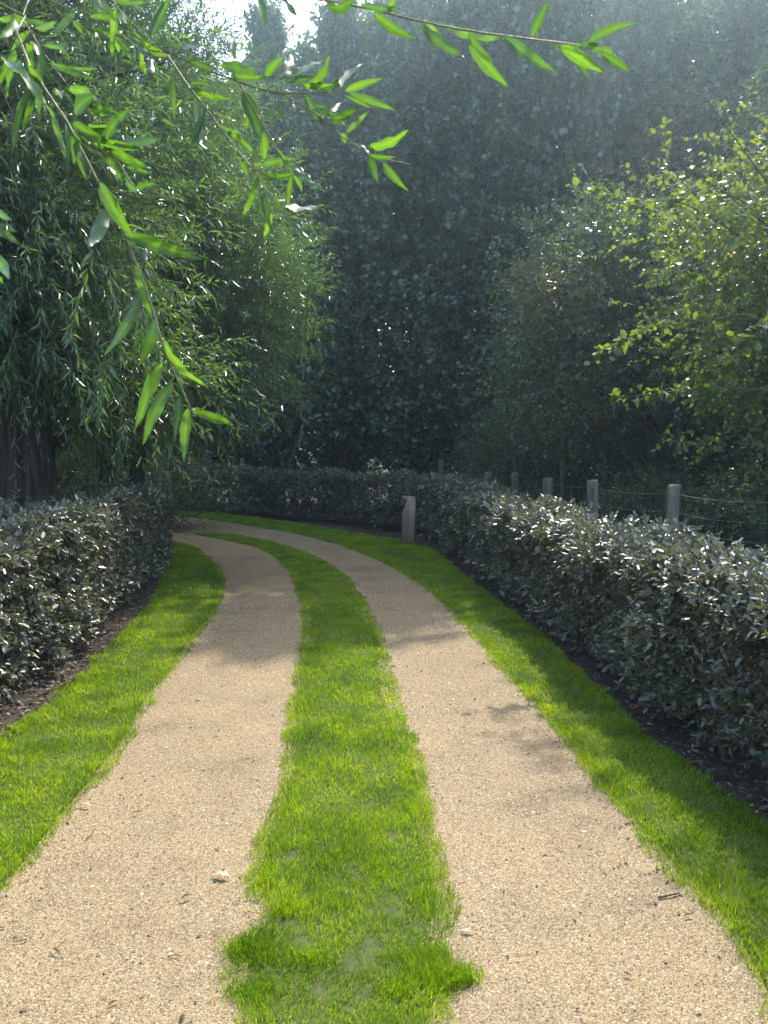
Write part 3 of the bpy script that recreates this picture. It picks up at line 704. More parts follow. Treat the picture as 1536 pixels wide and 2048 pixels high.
# --- trees and shrubs on the right behind the fence
def shrub_tree(name, base, stems, lobes, nclump, nshoot, seed, label, mat, leaf, k=9, nparts=0, tmpl=T_RHOMB, out=.8, up=.15, group=None, clump_r=.28, arch=(), sag=.25, power=2.2, ln=(.18, .45), flat=.35):
    rng = np.random.default_rng(seed)
    root = tag(empty(name, base), label, 'shrub' if 'shrub' in name else 'tree', group)
    Ps = []
    for pts, rad in stems:
        _, P = trunk_mesh('trunk', pts, rad, root, base, M['bark_grey'], 9, .04, rng); Ps.append(P)
    b, d, cc = crown(lobes, nclump, nshoot, clump_r, rng, out=out, up=up, power=power)
    okk = b[:, 2] > .15; b, d = b[okk], d[okk]
    l = rng.uniform(*ln, len(b))
    sets = [shoots(b, d, l, k, leaf[0], leaf[1], rng, angle=1.0, droop=.15, sag=sag, flat=flat, jit=.5)]
    allV, allF, nb = [], [], 0
    for q, P in enumerate(Ps):
        V, F = limbs_to(P, cc[q::len(Ps)], rng, .02, every=2, sides=4)
        allV.append(V); allF.append(F + nb); nb += len(V)
    link('limbs', mesh_np('limbs', np.vstack(allV), np.vstack(allF), M['bark_grey'], smooth=True), root, base)
    sel = rng.uniform(0, 1, len(b)) < .5
    V, F = twig_tubes(b[sel], d[sel], l[sel], .15)
    stuff(link('twigs', mesh_np('twigs', V, F, M['twig']), root, base))
    for pts, r0, leafy in arch:
        P = catmull(np.array(pts), 16)
        V, F = tubes([P], [np.linspace(r0, .0018, 16)], 5)
        link('arching_branch', mesh_np('arching_branch', V, F, M['twig'], smooth=True), root, base)
        if leafy:
            T = norm(np.gradient(P, axis=0)); i = rng.integers(16 - int(15 * leafy), 16, int(34 * leafy))
            bb = P[i] + rng.normal(0, .01, (len(i), 3)); dd = norm(T[i] + rng.normal(0, .5, (len(i), 3)))
            sets.append(shoots(bb, dd, rng.uniform(.06, .2, len(i)), 4, leaf[0] * 1.1, leaf[1] * 1.1, rng, angle=1.0, droop=.1, sag=.1, flat=.8))
    foliage(root, base, cat(*sets), tmpl, mat, nparts)
    return root
A_ = at_depth
shrub_tree('hornbeam_tree', (5.0, 9.6, 0),
           [([(4.9, 9.6, -.1), (4.85, 9.6, 1.2), (4.7, 9.5, 2.6), (4.9, 9.4, 5.6)], [.09, .07, .05, .015]), ([(5.2, 9.8, -.1), (5.4, 9.8, 1.5), (5.5, 9.7, 3.5), (5.9, 9.6, 5.6)], [.08, .06, .05, .015])],
           [(5.2, 9.4, 4.0, 1.7, 1.6, 2.1, 1), (4.3, 8.9, 3.3, 1.1, 1.0, 1.15, .45), (5.6, 9.2, 2.2, 1.7, 1.5, 1.1, .35), (5.0, 9.9, 8.7, 1.3, 1.2, 1.2, .2)], 215, 13, 101,  # last lobe added above the view to throw dapples on the right track
           'yellow-green sunlit leafy tree at the right edge behind the fence', M['elm'], (.080, .058), 8, 300, T_OVAL,
           arch=[([A_(1560, 560, 8.6), A_(1430, 430, 8.3), A_(1340, 330, 8.0), A_(1285, 190, 7.9)], .010, 0),
                 ([A_(1560, 400, 8.4), A_(1450, 250, 8.2), A_(1380, 150, 8.0)], .010, 0),
                 ([A_(1560, 470, 8.2), A_(1440, 380, 8.0), A_(1360, 330, 7.9), A_(1320, 265, 7.8)], .009, .2),
                 ([A_(1480, 470, 8.0), A_(1360, 405, 7.8), A_(1260, 405, 7.6), A_(1175, 380, 7.5)], .009, .95),
                 ([A_(1500, 640, 8.0), A_(1380, 640, 7.7), A_(1300, 655, 7.5), A_(1210, 700, 7.4)], .009, .9),
                 ([A_(1545, 60, 8.4), A_(1440, 85, 8.2), A_(1350, 75, 8.0)], .006, 0),
                 ([A_(1520, 780, 7.8), A_(1430, 775, 7.6), A_(1330, 785, 7.4), A_(1240, 795, 7.3)], .008, .9),
                 ([A_(1590, 620, 6.8), A_(1560, 640, 6.7), A_(1520, 655, 6.6), A_(1480, 690, 6.55)], .007, .8)])
shrub_tree('hawthorn_tree', (3.65, 12.4, 0),
           [([(3.50, 12.2, -.1), (3.52, 12.2, 1.0), (3.46, 12.2, 2.2), (3.5, 12.6, 4.8)], [.07, .055, .045, .012]), ([(3.95, 12.0, -.1), (4.0, 12.0, .9), (4.2, 12.0, 1.7), (4.4, 12.4, 4.2)], [.10, .085, .06, .015]),
            ([(4.55, 11.2, -.1), (4.45, 11.2, 1.0), (4.3, 11.3, 2.0), (4.2, 11.6, 3.6)], [.06, .05, .04, .012])],
           [(3.8, 12.8, 3.7, 1.75, 1.5, 1.9, 1), (2.9, 12.4, 2.8, .95, .9, 1.2, .35), (4.8, 12.2, 2.8, 1.3, 1.1, 1.2, .4)], 520, 14, 102,
           'dark green many-stemmed small tree behind the middle of the fence', M['elm_dark'], (.082, .052), 8,
           arch=[([A_(1150, 560, 11.6), A_(1080, 480, 11.5), A_(1040, 450, 11.4), A_(1010, 430, 11.4)], .007, .6)])
shrub_tree('brown_leaved_tree', (6.0, 15.8, 0),
           [([(6.0, 15.8, -.1), (6.0, 15.8, 2.5), (6.1, 15.8, 5), (6.1, 15.8, 8)], [.11, .09, .06, .015]), ([(5.7, 15.6, -.1), (5.5, 15.6, 2.0), (5.1, 15.5, 3.6), (4.5, 15.4, 5.6)], [.08, .06, .04, .012])],
           [(6.0, 15.8, 6.2, 1.35, 1.3, 2.4, 1), (4.5, 15.3, 5.1, 1.05, 1.0, 1.5, .5), (6.6, 15.6, 3.6, 1.5, 1.3, 1.8, .5)], 330, 13, 103,
           'brownish purple-leaved small tree rising behind the yellow-green tree', M['brown'], (.082, .050), 8,
           arch=[([A_(1330, 420, 15.0), A_(1260, 330, 14.8), A_(1210, 260, 14.6), A_(1160, 200, 14.5)], .010, 0), ([A_(1260, 330, 14.8), A_(1180, 350, 14.6), A_(1120, 290, 14.4)], .009, 0)])
shrub_tree('yellow_leaved_shrub', (2.75, 11.9, 0), [([(2.75, 11.9, -.1), (2.75, 11.9, 1.5), (2.7, 11.9, 2.8), (2.65, 11.9, 4.2)], [.04, .035, .025, .008])],
           [(2.55, 11.7, 3.75, .5, .5, .55, 1), (2.75, 11.8, 2.7, .45, .45, .8, .35)], 46, 9, 104, 'small yellowing shrub glowing against the dark green tree behind the fence', M['yellow'], (.058, .036), 8, clump_r=.18)
shrub_tree('tall_leafy_tree', (9.0, 14.5, 0), [([(9, 14.5, -.1), (9, 14.5, 3), (8.8, 14.4, 6), (8.6, 14.3, 9.2)], [.16, .13, .09, .02])],
           [(8.8, 14.5, 6.4, 2.3, 2.0, 2.8, 1), (8.0, 14.2, 3.6, 1.9, 1.6, 1.8, .5)], 420, 13, 105, 'taller pale green tree at the right edge behind the brown tree', M['elm'], (.085, .06), 8)

# --- dark understorey shrubs: two variants, copied
def shrub_mesh(seed, mat, leaf):
    rng = np.random.default_rng(seed)
    lobes = [(0, 0, 1.35, 1.15, 1.0, 1.3, 1), (.5, .2, 2.3, .8, .8, .9, .4), (-.6, 0, .9, .8, .8, .8, .4)]
    b, d, cc = crown(lobes, 230, 12, .24, rng, out=.7, up=.2); ok = b[:, 2] > .06; b, d = b[ok], d[ok]
    S = shoots(b, d, rng.uniform(.18, .4, len(b)), 9, leaf[0], leaf[1], rng, angle=1.0, droop=.15, sag=.35, flat=.3, jit=.55)
    lm = leaves_mesh('foliage', *S[:5], T_RHOMB, mat, S[5])
    paths, radii = [], []
    for c in cc[::2]:
        s = np.array([rng.normal(0, .12), rng.normal(0, .12), -.05]); m = s + (c - s) * .5 + np.array([0, 0, .3])
        paths.append(catmull(np.stack([s, m, c]), 6)); radii.append(np.linspace(.022, .005, 6))
    V, F = tubes(paths, radii, 4)
    return mesh_np('stems', V, F, M['bark_grey'], smooth=True), lm
SHR = [shrub_mesh(111, M['elm_dark'], (.07, .045)), shrub_mesh(112, M['elm_dark'], (.062, .036)), shrub_mesh(113, M['elm_dark'], (.085, .03))]
shr = [  # x, y, scale xy, scale z, label
    (-7.8, 24.0, 1.5, 1.3, 'dark shrub above the far end of the hedge, left of the pale tube'), (-5.4, 22.8, 1.3, 1.1, 'dark shrub over the far hedge beside the pale tube'),
    (-3.6, 23.2, 1.1, .9, 'dark shrub over the far hedge left of the thin stake'), (-1.1, 22.6, 1.1, .85, 'dark shrub over the far hedge right of the thin stake'),
    (1.5, 21.6, .9, .8, 'dark shrub behind the leaning post beyond the bollard light'), (3.2, 20.2, 1.3, 1.35, 'dark shrub behind the distant fence posts'),
    (4.2, 17.2, 1.3, 1.4, 'dark bushy shrub filling the gap behind the fourth fence post'), (2.6, 15.6, .8, .95, 'small dark shrub behind the third row of fence posts'),
    (5.6, 12.6, 1.2, 1.0, 'dark shrub under the small tree right of the nearest post'), (6.3, 10.8, 1.1, .75, 'low dark shrub at the right edge behind the wire'),
    (4.4, 9.9, .75, .42, 'low weedy shrub behind the wire right of the nearest post'), (-5.9, 12.6, 1.1, .75, 'dark shrub between the two willow trunks'),
    (-7.2, 10.4, 1.3, .9, 'dark shrub behind the thick willow trunk'), (-5.2, 15.6, 1.2, .8, 'dark shrub behind the thinner willow trunk'),
    (-8.0, 17.5, 1.6, 1.3, 'dark shrub beyond the left hedge in the deep shade'), (7.6, 17.8, 1.6, 1.6, 'dark shrub behind the brown-leaved tree'), (-10.5, 23.5, 1.6, 1.3, 'leftmost dark shrub beyond the bend'),
    (4.9, 8.4, .55, .36, 'weedy low shrub close behind the wire at the right edge'), (3.4, 10.9, .6, .40, 'low weedy shrub behind the wire between the two nearest posts')]
for k, (x, y, s, sz, lab) in enumerate(shr):
    place_tree('understorey_shrub', SHR[k % 3], ('stems', 'foliage'), (x, y, 0), (s, s, sz), k * 1.7, lab, 'shrub', 'dark shrubs of the understorey')
print('shrubs done')

# ------------------------------------------------------------------ wire fence with round posts
FENCE = [(3.66, 6.95), (3.14, 8.45), (2.70, 9.85), (2.46, 11.45), (2.26, 13.25), (1.93, 14.35), (1.40, 18.6), (.42, 20.6), (-2.6, 22.4)]
LEAN = [(.01, 0), (.028, .01), (-.012, 0), (-.012, 0), (.0, .01), (.01, 0), (-.005, 0), (-.03, 0), (0, 0)]
fr = tag(empty('wire_fence', (2.7, 9.85, 0)), 'wire mesh fence on round weathered wooden posts behind the right hedge', 'fence')
tops = []
for k, ((x, y), (lx, ly)) in enumerate(zip(FENCE, LEAN)):
    rng = np.random.default_rng(200 + k); h = (1.24 if k < 6 else 1.42) + rng.normal(0, .012); sides = 16; R = .070
    lv = [0, .3, .6, .9, 1.1, h - .012, h]
    V = []
    amp = 1 + rng.normal(0, .035, sides)
    for z, q in zip(lv, [1, 1, 1, .99, .985, .98, .90]):
        for j in range(sides):
            t = j * 2 * math.pi / sides
            V.append((x + lx * z * 1.6 + math.cos(t) * R * q * amp[j], y + ly * z + math.sin(t) * R * q * amp[j], z - .05 + (.012 * math.cos(t - .8) if z > h - .03 else 0)))
    F = [[i * sides + j, i * sides + (j + 1) % sides, (i + 1) * sides + (j + 1) % sides, (i + 1) * sides + j] for i in range(6) for j in range(sides)]
    V.append((x + lx * h * 1.6, y + ly * h, h - .05)); F3 = [[6 * sides + j, 6 * sides + (j + 1) % sides, len(V) - 1] for j in range(sides)]
    if k == 1:   # a drying crack runs down the nearest post
        V = np.array(V)
        for i in range(7):
            V[i * sides + 13, :2] = V[i * sides + 13, :2] * .55 + np.array([x + lx * lv[i] * 1.6, y]) * .45
    link('post', mesh_np('post', np.array(V), [np.array(F), np.array(F3)], M['post']), fr, (2.7, 9.85, 0))
    tops.append(np.array([x + lx * 1.5, y, 0]))
tops = np.array(tops)
for zi, z in enumerate((1.13, .93, .73, .53, .33, .15)):
    P = []
    for a, b in zip(tops[:-1], tops[1:]):
        for t in np.linspace(0, 1, 12, endpoint=False):
            p = a * (1 - t) + b * t + np.array([-.06, -.03, z - .035 * (1 if zi < 2 else .4) * math.sin(math.pi * t)]); P.append(p)
    P = np.array([[4.15, 5.5, z - .02]] + P)
    V, F = tubes([P], [np.full(len(P), .0022 if zi else .0026)], 4)
    link('wire', mesh_np('wire', V, F, M['wire']), fr, (2.7, 9.85, 0))
paths, radii = [], []
seq = np.vstack([[4.15, 5.5, 0], tops]); s = np.concatenate([[0], np.cumsum(np.linalg.norm(np.diff(seq, axis=0), axis=1))])
for u in np.arange(.1, s[-1] - .1, .15):
    x = np.interp(u, s, seq[:, 0]) - .06; y = np.interp(u, s, seq[:, 1]) - .03
    paths.append(np.array([(x, y, .13), (x + random.gauss(0, .006), y, .6), (x, y, 1.10)])); radii.append(np.full(3, .0013))
V, F = tubes(paths, radii, 3)
stuff(link('vertical_wires', mesh_np('vertical_wires', V, F, M['wire']), fr, (2.7, 9.85, 0)))

# ------------------------------------------------------------------ bollard light
def bollard():
    c = on_ground(818, 1087); w, dpt, h = .205, .205, .825
    root = tag(empty('bollard_light', (c[0], c[1] + .08, 0)), 'square wooden bollard light with black cap on the grass at the bend', 'bollard')
    root.rotation_euler = (0, 0, math.radians(-13))
    # trackside notch: deeper at the front face than at the back
    zs = [-.05, .50, .735, .765, h]
    def prof(y, dn):
        return [(-w / 2, y, -.05), (w / 2, y, -.05), (w / 2, y, h), (-w / 2, y, h), (-w / 2, y, .775), (-w / 2 + dn, y, .735), (-w / 2 + .004, y, .50)]
    V = np.array(prof(-dpt / 2, .105) + prof(dpt / 2, .055)); n = 7
    F4 = [(i, (i + 1) % n, n + (i + 1) % n, n + i) for i in (0, 1, 2, 3, 4, 6)]
    def cap(o, rev):
        f = [(o + 0, o + 1, o + 5, o + 6), (o + 1, o + 2, o + 5, o + 5), (o + 2, o + 3, o + 4, o + 5)]
        q = [f[0], f[2]]; t = [(o + 1, o + 2, o + 5)]
        return ([x[::-1] for x in q], [x[::-1] for x in t]) if rev else (q, t)
    q1, t1 = cap(0, False); q2, t2 = cap(n, True)
    me = mesh_np('post', V, [np.array([f[::-1] for f in F4] + q1 + q2), np.array(t1 + t2)], M['bollard'])
    link('post', me, root)
    V2 = V[[5, 6, n + 6, n + 5]] + np.array([-.0025, 0, .001])
    link('reflector', mesh_np('reflector', np.vstack([V2, V2 + np.array([.006, 0, -.003])]), [np.array([(0, 1, 2, 3), (7, 6, 5, 4), (0, 4, 5, 1), (1, 5, 6, 2), (2, 6, 7, 3), (3, 7, 4, 0)])], M['reflector']), root)
    a = w / 2 + .010
    b = [(-a, -a, h + .001), (a, -a, h + .001), (a, a, h + .001), (-a, a, h + .001)]
    t = [(x * .985, y * .985, h + .034) for x, y, _ in b]
    link('cap', mesh_np('cap', np.array(b + t), [np.array([(3, 2, 1, 0), (4, 5, 6, 7), (0, 1, 5, 4), (1, 2, 6, 5), (2, 3, 7, 6), (3, 0, 4, 7)])], M['cap']), root)
bollard()

# ------------------------------------------------------------------ stakes beyond the far hedge
def stake(px, ytop, Y, r, label, name, mat, band=False, hmin=0):
    p = at_depth(px, ytop, Y)
    root = tag(empty(name, (p[0], Y, 0)), label, 'stake')
    P = np.array([(p[0], Y, -.05), (p[0] + .01, Y, p[2] * .5), (p[0] + .015, Y, p[2] - .01), (p[0] + .015, Y, p[2])])
    V, F = tubes([P], [np.array([r, r, r * .95, r * .5])], 8)
    link('shaft', mesh_np('shaft', V, F, mat, smooth=True), root, (p[0], Y, 0))
    if band:
        q = np.array([(p[0] + .012, Y, p[2] * .82), (p[0] + .012, Y, p[2] * .85)]); V, F = tubes([q], [np.array([r * 1.7, r * 1.7])], 8)
        link('tie', mesh_np('tie', V, F, M['reflector']), root, (p[0], Y, 0))
stake(648, 853, 21.6, .028, 'thin pale stake standing above the far hedge', 'stake', M['post'], True)
stake(484, 916, 21.4, .07, 'pale green tree tube just above the far hedge at the left', 'tree_tube', plain('pale_green_plastic', (.28, .36, .30), .5))
stake(334, 942, 13.4, .06, 'short weathered post at the far end of the left hedge', 'wooden_post', M['post'])

# ------------------------------------------------------------------ bits lying on the track
def curled_leaf(name, px0, px1, wpx, mat, label, cat_, curl=.35, lobes=0):
    a = on_ground(*px0, .006); b = on_ground(*px1, .006); L = np.linalg.norm(b - a); d = (b - a) / L; s = np.array([-d[1], d[0], 0])
    W = wpx / FPX * np.hypot(*a[:2]) * 1.5
    n = 9; V = []
    for i in range(n):
        t = i / (n - 1); w = W * math.sin(math.pi * (t * .94 + .03)) ** .8 * (1 + (.55 * math.cos(t * 6.28 * lobes) if lobes else 0)) * .5
        c = a + d * L * t + np.array([0, 0, .006 + curl * L * .25 * math.sin(math.pi * t)])
        V += [c + s * w + np.array([0, 0, w * .3]), c, c - s * w + np.array([0, 0, w * .25 * (1 + .4 * math.sin(9 * t))])]
    V = np.array(V); V = np.vstack([V, V - np.array([0, 0, .0012])])
    F = []
    for i in range(n - 1):
        for j in range(2):
            q = [i * 3 + j, i * 3 + j + 1, (i + 1) * 3 + j + 1, (i + 1) * 3 + j]; F.append(q); F.append([k + 3 * n for k in q[::-1]])
    o = link(name, mesh_np(name, V, [np.array(F)], mat, smooth=True, rnd=np.full(len(V), .5))); tag(o, label, cat_)
curled_leaf('fallen_leaf', (424, 1752), (462, 1757), 10, M['pale_leaf'], 'pale lobed dry leaf on the left track beside the centre grass', 'leaf', .5, 3)
curled_leaf('fallen_leaf', (362, 1801), (384, 1793), 4, M['dark_bit'], 'dark curled leaf below the pale lobed leaf on the left track', 'leaf', .8)
curled_leaf('fallen_leaf', (158, 1610), (184, 1614), 4, M['pale_leaf'], 'small greyish leaf at the edge of the left lawn', 'leaf', .4)
curled_leaf('fallen_leaf', (267, 1628), (284, 1625), 3, M['dark_bit'], 'small brown leaf in the middle of the left track', 'leaf', .4)
curled_leaf('fallen_leaf', (218, 2012), (236, 2005), 4, M['dark_bit'], 'dark grey chip near the bottom of the left track', 'leaf', .5)
curled_leaf('fallen_leaf', (360, 2046), (370, 2034), 6, M['dark_bit'], 'dark upright leaf at the bottom edge of the left track', 'leaf', .9)
curled_leaf('fallen_leaf', (918, 1866), (948, 1868), 5, M['pale_leaf'], 'pale brown leaf on the right track beside the centre grass', 'leaf', .5, 2)
curled_leaf('fallen_leaf', (105, 1900), (120, 1912), 3, M['dark_bit'], 'dark narrow leaf at the lower left of the track', 'leaf', .5)
curled_leaf('fallen_leaf', (1246, 1948), (1262, 1955), 4, M['dark_bit'], 'dark triangular leaf low on the right track', 'leaf', .5)
curled_leaf('fallen_leaf', (1368, 1834), (1386, 1832), 4, M['dark_bit'], 'dark leaf by the right lawn edge below the stick', 'leaf', .4)
curled_leaf('fallen_leaf', (1392, 2026), (1402, 2022), 6, M['pale_leaf'], 'whitish leaf scrap low on the right track', 'leaf', .5)
def stick(pts, r, label, mat=None):
    P = catmull(np.array([on_ground(x, y, .004 + r + dz) for x, y, dz in pts]), 10)
    V, F = tubes([P], [np.linspace(r, r * .6, 10)], 7)
    tag(link('stick', mesh_np('stick', V, F, mat or M['stick'], smooth=True)), label, 'stick')
stick([(1317, 1795, 0), (1340, 1790, .003), (1358, 1786, .004)], .0042, 'short dark stick at the edge of the right lawn')
stick([(170, 1682, 0), (182, 1670, .004), (190, 1657, .012)], .002, 'thin bent twig on the left track near the lawn edge')
stick([(28, 1884, 0), (55, 1876, .003), (68, 1864, .006), (66, 1856, .009)], .0022, 'pale hooked twig at the lower left of the track', M['litter'] and M['post'])
stick([(335, 1914, 0), (350, 1909, .002), (362, 1912, .004)], .002, 'thin brown twig low in the middle of the left track')

# ------------------------------------------------------------------ overhanging willow with its twigs in front of the camera
def near_leaf_mesh(seed):
    rng = np.random.default_rng(seed)
    n = 14; bend = rng.normal(-.12, .09); side = rng.normal(0, .07); fold = rng.uniform(.06, .2); tw = rng.normal(0, .35); wav = rng.uniform(.01, .03)
    V = []
    for i in range(n):
        t = i / (n - 1)
        w = .5 * (math.sin(math.pi * t ** .82) ** .85) * (1 - .25 * t) * 1.08 if 0 < i < n - 1 else 0.004
        w *= 1 + .03 * (-1) ** i
        cx_, cy_, cz_ = t, side * math.sin(math.pi * t) * 1.5, bend * t * t + .04 * math.sin(math.pi * t)
        a = tw * (t - .3)
        for u in (-1, -.5, 0, .5, 1):
            yy = u * w; zz = abs(u) * w * fold * .35 + wav * math.sin(t * 17 + u * 2) * abs(u)
            V.append((cx_, cy_ + yy * math.cos(a) - zz * math.sin(a) * .2, cz_ + zz + yy * math.sin(a) * .22))
    F = [(i * 5 + j, (i + 1) * 5 + j, (i + 1) * 5 + j + 1, i * 5 + j + 1) for i in range(n - 1) for j in range(4)]
    rv = np.full((n, 5), rng.uniform(0, .62)); rv[:, 2] += .38; rv[::2, 1::2] += .08
    return mesh_np('leaf', np.array(V), [np.array(F)], M['willow_near'], smooth=True, rnd=rv.ravel())
NL = [near_leaf_mesh(300 + k) for k in range(16)]
WB = (-4.0, -.4, 0)
ow = tag(empty('willow_tree', WB), 'overhanging willow whose close leafy twigs hang across the top of the view', 'tree')
_, TP = trunk_mesh('trunk', [(-4.0, -.4, -.1), (-4.0, -.4, 1.2), (-3.8, -.3, 2.4), (-3.7, -.3, 4.5), (-3.6, -.4, 7)], [.36, .28, .25, .17, .05], ow, WB, M['bark'], 16, .05, np.random.default_rng(9))
LIMB = catmull(np.array([(-3.78, -.3, 2.6), (-2.6, .2, 3.0), (-1.4, .85, 3.05), (-.4, 1.2, 3.0), (.4, 1.4, 2.95)]), 24)
V, F = tubes([LIMB], [np.linspace(.09, .012, 24)], 8); link('limb', mesh_np('limb', V, F, M['bark'], smooth=True), ow, WB)
def branch(stem, Y, leaves, r0=.0032, seed=0, joint=None, dY=0.0, extra=0, upto=99):
    """stem: photo points; Y: distance; leaves: (x0,y0,x1,y1,width px)"""
    rng = np.random.default_rng(400 + seed)
    ys = np.linspace(Y, Y + dY, len(stem))
    pts = [at_depth(x, y, d) for (x, y), d in zip(stem, ys)]
    if joint is not None:
        j = LIMB[joint]; pts = [j, (j + pts[0]) / 2 + np.array([0, 0, .08])] + pts
    n = 40; P = catmull(np.array(pts), n)
    V, F = tubes([P], [np.linspace(r0, r0 * .35, n)], 7)
    br = link('branch', mesh_np('branch', V, F, M['twig_near'], smooth=True), ow, WB)
    st = np.array(stem, float); leaves = list(leaves)
    for _ in range(extra):          # small side leaves between the traced ones
        i = rng.integers(0, min(upto, len(st) - 1)); u = rng.uniform(0, 1); q = st[i] * (1 - u) + st[i + 1] * u
        a0 = math.atan2(*(st[i + 1] - st[i])[::-1]) + rng.choice([-1, 1]) * rng.uniform(.35, 1.1); l0 = rng.uniform(55, 110)
        leaves.append((q[0], q[1], q[0] + math.cos(a0) * l0, q[1] + math.sin(a0) * l0 + 12, rng.uniform(13, 22)))
    for (x0, y0, x1, y1, w) in leaves:
        i = np.argmin(np.hypot(st[:, 0] - x0, st[:, 1] - y0)); d0 = ys[i]
        a = at_depth(x0, y0, d0 + rng.normal(0, .012)); b = at_depth(x1, y1, d0 + rng.normal(0, .05))
        D = b - a; L = np.linalg.norm(D); D /= L
        view = norm(np.array([0, 0, EYE]) - a)
        N = view - D * (view @ D); N = N / np.linalg.norm(N); S = np.cross(N, D)
        W = w / FPX * d0
        roll = rng.normal(0, .6) + rng.choice([0, math.pi], p=[.6, .4]); c_ = abs(math.cos(roll))
        W = W / max(c_, .55) * .74
        N2 = N * math.cos(roll) + S * math.sin(roll); S2 = np.cross(N2, D)
        o = link('leaf', NL[rng.integers(0, len(NL))], br)
        o.matrix_basis = Matrix(((D[0] * L, S2[0] * W, N2[0] * L, a[0]), (D[1] * L, S2[1] * W, N2[1] * L, a[1]), (D[2] * L, S2[2] * W, N2[2] * L, a[2]), (0, 0, 0, 1)))
    return br
branch([(-70, -30), (0, 62), (40, 110), (95, 180), (135, 245), (165, 295), (185, 340), (210, 395), (250, 468), (272, 530), (300, 600), (320, 668), (345, 750), (362, 790), (380, 815)], 1.2,
       [(198, 362, 254, 482, 34), (216, 412, 172, 520, 36), (252, 466, 404, 520, 36), (272, 530, 304, 640, 30), (282, 588, 213, 715, 28), (312, 636, 280, 732, 32), (326, 676, 389, 783, 32),
        (326, 726, 268, 840, 34), (346, 762, 284, 888, 34), (360, 788, 348, 890, 22), (376, 816, 364, 915, 30), (384, 820, 477, 856, 26), (2, 117, 105, 205, 24), (65, 170, 15, 310, 22), (60, 175, 47, 262, 26),
        (100, 215, 138, 340, 16), (150, 265, 150, 328, 28), (160, 300, 172, 346, 16), (140, 240, 222, 292, 28), (182, 284, 284, 298, 28), (225, 290, 328, 275, 26), (212, 282, 250, 215, 24),
        (180, 270, 212, 240, 30), (215, 295, 305, 338, 24), (212, 305, 245, 366, 26), (148, 226, 190, 188, 34), (113, 192, 127, 172, 22), (88, 172, 52, 120, 18), (30, 100, -10, 190, 22)], .0042, 1, 4, extra=7, upto=6)
branch([(212, 290), (240, 330), (262, 365), (280, 388)], 1.2, [(250, 345, 270, 383, 22), (270, 383, 306, 366, 18), (255, 335, 300, 346, 18)], .002, 2)
branch([(-20, -60), (15, 0), (50, 45), (75, 85), (100, 125), (130, 165), (155, 195), (180, 225), (195, 245)], 1.35,
       [(70, 85, 91, 136, 20), (66, 86, 55, 118, 20), (85, 92, 152, 110, 15), (100, 122, 166, 146, 16), (-5, 38, 112, 46, 24), (70, 56, 116, 44, 18), (130, 178, 206, 200, 24), (178, 205, 214, 238, 26), (30, 20, 5, 80, 18), (60, 60, 20, 100, 16)], .0026, 3, 7, extra=4)
branch([(60, -30), (115, 0), (200, 40), (270, 70), (335, 105), (400, 133), (480, 165), (545, 185), (610, 205), (640, 235), (668, 258), (700, 285), (735, 300), (760, 320), (820, 329)], 1.5,
       [(345, 105, 412, 85, 24), (337, 100, 340, 38, 18), (302, 72, 340, -5, 26), (305, 70, 325, 4, 20), (335, 112, 270, 75, 22), (425, 142, 372, 118, 18), (440, 130, 528, 156, 34), (460, 150, 532, 157, 18),
        (470, 122, 466, 64, 16), (530, 157, 566, 108, 24), (560, 160, 588, 103, 28), (580, 162, 642, 108, 30), (565, 162, 634, 156, 18), (620, 172, 664, 118, 24), (600, 168, 654, 180, 14), (635, 165, 667, 187, 18),
        (600, 185, 656, 222, 24), (612, 192, 646, 252, 26), (642, 232, 686, 210, 18), (660, 243, 718, 222, 26), (692, 266, 736, 224, 16), (735, 295, 816, 266, 24), (740, 310, 790, 315, 13), (738, 308, 757, 366, 22),
        (765, 325, 810, 379, 22), (685, 266, 690, 288, 17), (715, 286, 744, 307, 15), (150, 15, 108, 75, 18), (180, 32, 240, 38, 16), (145, 40, 172, 75, 18), (225, 50, 190, 0, 20), (185, 58, 240, 68, 16), (218, 70, 238, 108, 20), (232, 72, 264, 122, 14)], .0036, 4, 10, extra=7, upto=9)
branch([(520, 178), (560, 185), (600, 187), (650, 185), (700, 183)], 1.5, [(680, 180, 723, 128, 24), (690, 182, 762, 160, 20), (700, 186, 796, 223, 20), (690, 190, 746, 216, 10), (655, 183, 700, 150, 18)], .002, 5)
branch([(335, 112), (375, 170), (410, 215), (450, 268), (490, 320), (512, 345), (530, 378), (560, 405), (575, 440), (610, 487)], 1.52,
       [(345, 150, 347, 234, 18), (389, 205, 408, 298, 24), (380, 168, 424, 166, 17), (505, 330, 596, 315, 22), (520, 350, 576, 355, 20), (480, 322, 496, 352, 17), (527, 380, 538, 456, 20), (545, 425, 526, 480, 15), (553, 402, 590, 420, 14), (585, 437, 624, 491, 14), (304, 110, 306, 165, 14), (450, 268, 500, 260, 10)], .0022, 6, extra=5)
branch([(478, 165), (500, 205), (520, 240), (540, 272), (560, 310), (590, 345)], 1.5,
       [(485, 182, 526, 278, 36), (555, 298, 592, 352, 13), (578, 325, 650, 389, 20), (527, 262, 525, 320, 24), (500, 227, 490, 262, 17), (560, 215, 545, 272, 18), (585, 345, 575, 432, 17), (588, 350, 605, 382, 15), (525, 237, 556, 228, 16)], .002, 7)
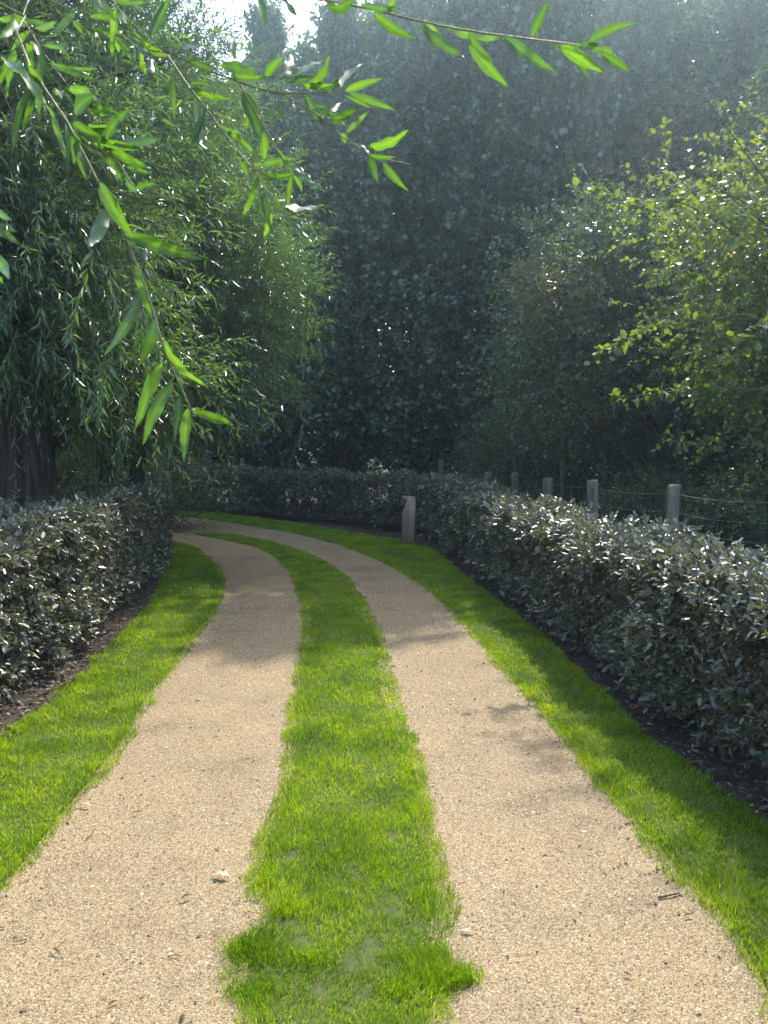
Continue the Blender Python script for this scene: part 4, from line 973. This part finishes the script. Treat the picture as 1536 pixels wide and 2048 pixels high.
branch([(440, -50), (500, -25), (560, -20), (640, 0), (700, 10), (750, 20), (830, 40), (900, 55), (960, 65), (1000, 70), (1060, 78), (1120, 85), (1165, 92)], 1.4,
       [(650, 2, 696, 27, 24), (720, 8, 814, 22, 18), (745, 22, 832, 86, 26), (840, 50, 926, 123, 28), (850, 40, 885, 80, 12), (885, 50, 1012, 90, 22), (935, 66, 1020, 173, 36), (1005, 72, 1123, 153, 28), (1010, 80, 1056, 116, 12),
        (1062, 75, 1098, -5, 24), (1100, 88, 1196, 153, 18), (1120, 90, 1209, 149, 32), (1150, 88, 1242, 110, 20), (1172, 88, 1262, 38, 24), (1200, 104, 1266, 146, 22), (500, -22, 540, 50, 22), (540, -22, 602, 32, 18), (780, 25, 790, -15, 16)], .0036, 8, 16)
branch([(-80, 330), (-60, 380), (-40, 420), (-20, 500), (-25, 560)], 1.25, [(-30, 408, 31, 444, 20), (-35, 445, 36, 478, 24), (-25, 500, 39, 568, 30), (-20, 520, 10, 590, 14)], .003, 9)
branch([(60, -90), (130, -50), (210, -20), (235, 20), (290, 70), (330, 112)], 1.42, [(215, -10, 300, 10, 18), (192, -5, 232, 40, 14), (245, 20, 250, 50, 16), (260, 45, 236, 24, 16)], .0024, 10, 11, extra=3)
print('near branches done')

# ------------------------------------------------------------------ the hazy air, also standing in for lens glare
hz, nd, ln = newmat('haze_air')
vp = nd.new('ShaderNodeVolumePrincipled'); vp.inputs['Color'].default_value = (.66, .90, 1.0, 1); vp.inputs['Density'].default_value = .0062; vp.inputs['Anisotropy'].default_value = .87
oo = nd.new('ShaderNodeOutputMaterial'); ln.new(vp.outputs[0], oo.inputs['Volume'])
hx = 1600.0; hb = [(x, y, z) for z in (-1.5, 24.0) for x, y in ((-hx, -hx), (hx, -hx), (hx, hx), (-hx, hx))]
hm = mesh_np('haze', np.array(hb, float), [np.array([(3, 2, 1, 0), (4, 5, 6, 7), (0, 1, 5, 4), (1, 2, 6, 5), (2, 3, 7, 6), (3, 0, 4, 7)])], hz)
stuff(link('haze', hm))
print('tris', sum(len(m.loops) - 2 * len(m.polygons) for m in bpy.data.meshes))
